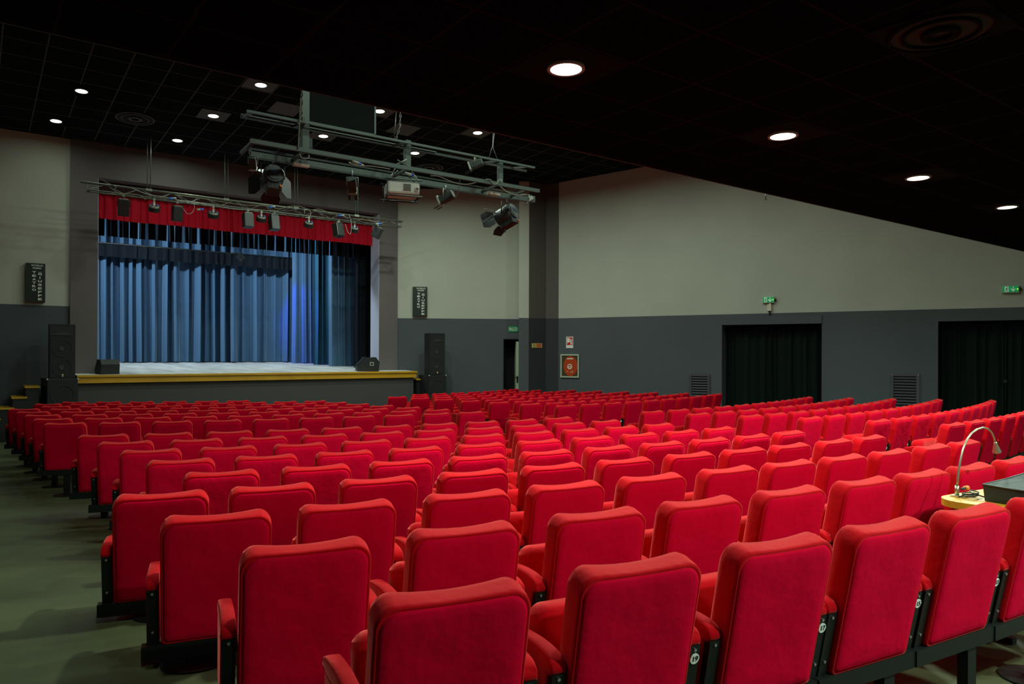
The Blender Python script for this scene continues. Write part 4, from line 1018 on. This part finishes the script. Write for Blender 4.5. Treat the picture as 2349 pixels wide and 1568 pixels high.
# flat cream lamps
for (x, y, l) in ((690, 379, 'flat cream batten lamp under the left part of the rig'), (1132, 445, 'flat cream batten lamp under the right part of the rig')):
    q = onY(x, y, GY + .3); b = MB(); b.cbox(-.11, .11, -.035, .035, -.02, .018, M_CREAM, .006); t = thing('batten_lamp', l, 'lamp', q, 0, 'flat cream lamps under the rig'); b.build('housing', t)
    b = MB(); b.box(-.015, .015, -.015, .015, .018, rB[0].z - q.z - .03, M_RAILD); b.build('bracket', t)
# projector hung in its frame
q = onY(922, 437, GY + .1)
yaw = radians(-18)
pj = thing('projector', 'off-white projector hanging in a steel frame below the rig', 'projector', q, yaw)
b = MB(); b.cbox(-.23, .23, -.19, .19, -.085, .09, M_PROJ, .03); b.build('housing', pj)
b = MB(); b.box(-.02, .10, -.196, -.188, -.035, .06, M_SILV)
for i in range(5): b.box(-.01, .09, -.199, -.195, -.028 + i * .018, -.020 + i * .018, M_BODYG)
b.build('air_grille', pj)
b = MB(); b.disc((.17, -.19, -.01), .03, M_SILV, 'y', 16, .02); b.ball((.19, -.21, .01), .018, M_CREAM); b.build('connector', pj)
pf = thing('projector_cradle', 'steel tube cradle and chains holding the projector', 'cradle', q, yaw)
b = MB()
for z in (-.115, .115):
    for y in (-.2, .2): b.tube([(-.27, y, z), (.26, y, z)], .012, M_RAILS if y < 0 else M_BODY, 8)
b.tube([(-.24, -.22, -.13), (-.24, .22, -.13)], .012, M_BODY, 8); b.tube([(.2, -.22, -.13), (.2, .22, -.13)], .012, M_BODY, 8)
for x in (-.24, .22):
    for y in (-.2, .2): b.tube([(x, y, -.12), (x, y, .12)], .004, M_BODY, 5)
b.build('frame', pf)
b = MB(); zt = rA[0].z - q.z
for x in (-.2, .2):
    b.tube([(x, 0, .115), (x * .2, .1, zt)], .01, M_BODY, 6); b.tube([(x, -.2, .115), (x * .5, -.05, zt)], .009, M_CHAIN, 5)
b.tube([(-.1, 0, zt + .05), (.05, -.1, zt + .12)], .01, M_SILV, 6); b.tube([(-.08, -.1, zt + .1), (.1, .0, zt + .04)], .01, M_RAILS, 6)
b.build('suspension', pf)
# big fresnel spotlights with barn doors
def fresnel(px, py, Y, rz, tilt, label, s=1.0):
    p = onY(px, py, Y); zt = rB[0].z
    t = thing('spotlight', label, 'spotlight', p, rz, 'large spotlights on the rig')
    M = Matrix.Rotation(-tilt, 4, 'X') @ Matrix.Diagonal((s, s, s, 1))
    b = MB(); b.tube([(0, -.13, 0), (0, -.10, 0), (0, .16, 0)], [.115, .135, .135], M_BODYG, 28, T=M); b.build('housing', t)
    b = MB(); b.disc((0, -.135, 0), .112, M_BODYG, 'y', 28, .03, T=M); b.disc((0, -.153, 0), .085, M_BODYG, 'y', 28, .012, T=M); b.box(-.025, .025, -.163, -.158, -.005, .03, M_BLUE, T=M); b.build('rear_cap', t)
    b = MB(); b.box(-.08, .08, -.12, .14, -.19, -.10, M_BODY, T=M)
    for i in range(6): b.box(-.06 + i * .022, -.05 + i * .022, -.125, -.119, -.18, -.12, M_BODYG, T=M)
    b.box(-.06, .06, -.128, -.119, -.115, -.10, M_BLUE, T=M); b.ball((.07, -.13, -.16), .018, M_ORNG, T=M); b.box(.081, .084, -.05, .06, -.16, -.13, M_SILV, T=M); b.build('ballast_box', t)
    b = MB(); b.tube([(-.15, 0, 0), (-.15, 0, .19), (.15, 0, .19), (.15, 0, 0)], .010, M_BODY, 6); b.tube([(0, 0, .19), (0, 0, zt - p.z)], .012, M_SILV, 8); b.build('yoke', t)
    for k, (w_, l_, an) in enumerate(((.13, .20, 38), (.13, .22, 42), (.11, .16, 35), (.12, .2, 40))):
        Rk = M @ Matrix.Rotation(k * pi / 2, 4, 'Y') @ Matrix.Translation((0, .165, .13)) @ Matrix.Rotation(radians(an), 4, 'X')
        b = MB(); b.add([(-w_ * .8, 0, 0), (w_ * .8, 0, 0), (w_ * 1.15, l_ * .5, 0), (w_ * .9, l_, 0), (-w_ * .9, l_, 0), (-w_ * 1.15, l_ * .5, 0), (-w_ * .8, 0, .004), (w_ * .8, 0, .004), (w_ * 1.15, l_ * .5, .004), (w_ * .9, l_, .004), (-w_ * .9, l_, .004), (-w_ * 1.15, l_ * .5, .004)],
                        [(5, 4, 3, 2, 1, 0), (6, 7, 8, 9, 10, 11)] + [(i, (i + 1) % 6, 6 + (i + 1) % 6, 6 + i) for i in range(6)], M_BODY, T=Rk)
        b.build('barn_door', t)
fresnel(626, 408, GY + .5, radians(-10), radians(12), 'big black spotlight with open flaps and blue sticker, left end of rig', 1.05)
fresnel(1163, 492, GY + .5, radians(16), radians(20), 'big black spotlight with open flaps under the right end of the rig', 1.05)
def profile_lamp(px, py, Y, rz, tilt, label, s=1.0, m=M_BODYG, zt=None):
    p = onY(px, py, Y); zt = zt or rB[0].z; t = thing('profile_lamp', label, 'stage light', p, rz, 'small lamps on the rig')
    M = Matrix.Rotation(-tilt, 4, 'X') @ Matrix.Diagonal((s, s, s, 1))
    b = MB(); b.cbox(-.06, .06, -.13, .08, -.055, .055, m, .015, T=M)
    for i in range(4): b.box(-.062, .062, -.11 + i * .045, -.095 + i * .045, .055, .062, M_BODY, T=M)
    b.build('housing', t)
    b = MB(); b.cbox(-.065, .065, .08, .11, -.07, .07, M_SILV, .008, T=M); b.disc((0, .112, 0), .045, M_HOLE, 'y', 18, .004, T=M); b.build('lens_frame', t)
    b = MB(); b.box(-.06, -.03, .11, .2, -.08, -.076, M_BODY, T=M); b.box(.03, .06, .11, .2, -.08, -.076, M_BODY, T=M); b.build('filter_holder', t)
    b = MB(); b.tube([(-.08 * s, 0, 0), (-.08 * s, 0, .12 * s), (.08 * s, 0, .12 * s), (.08 * s, 0, 0)], .007, M_SILV, 6); b.tube([(0, 0, .12 * s), (0, 0, zt - p.z)], .009, M_SILV, 6); b.build('yoke', t)
profile_lamp(808, 426, GY + .45, radians(-28), radians(35), 'small spotlight with pale frame left of the projector', 1.0)
profile_lamp(1022, 454, GY + .45, radians(35), radians(22), 'small black spotlight right of the projector', 1.1)
profile_lamp(1090, 377, GY + .3, radians(48), radians(20), 'small square spotlight on the upper rail near the right post', .95, zt=rD[0].z)
profile_lamp(580, 376, GY + .5, radians(-25), radians(50), 'little lamp with cream face at the left end of the rig', .75)
profile_lamp(1213, 458, GY + .5, radians(60), radians(30), 'little grey lamp at the right end of the rig', .6, M_SILV)
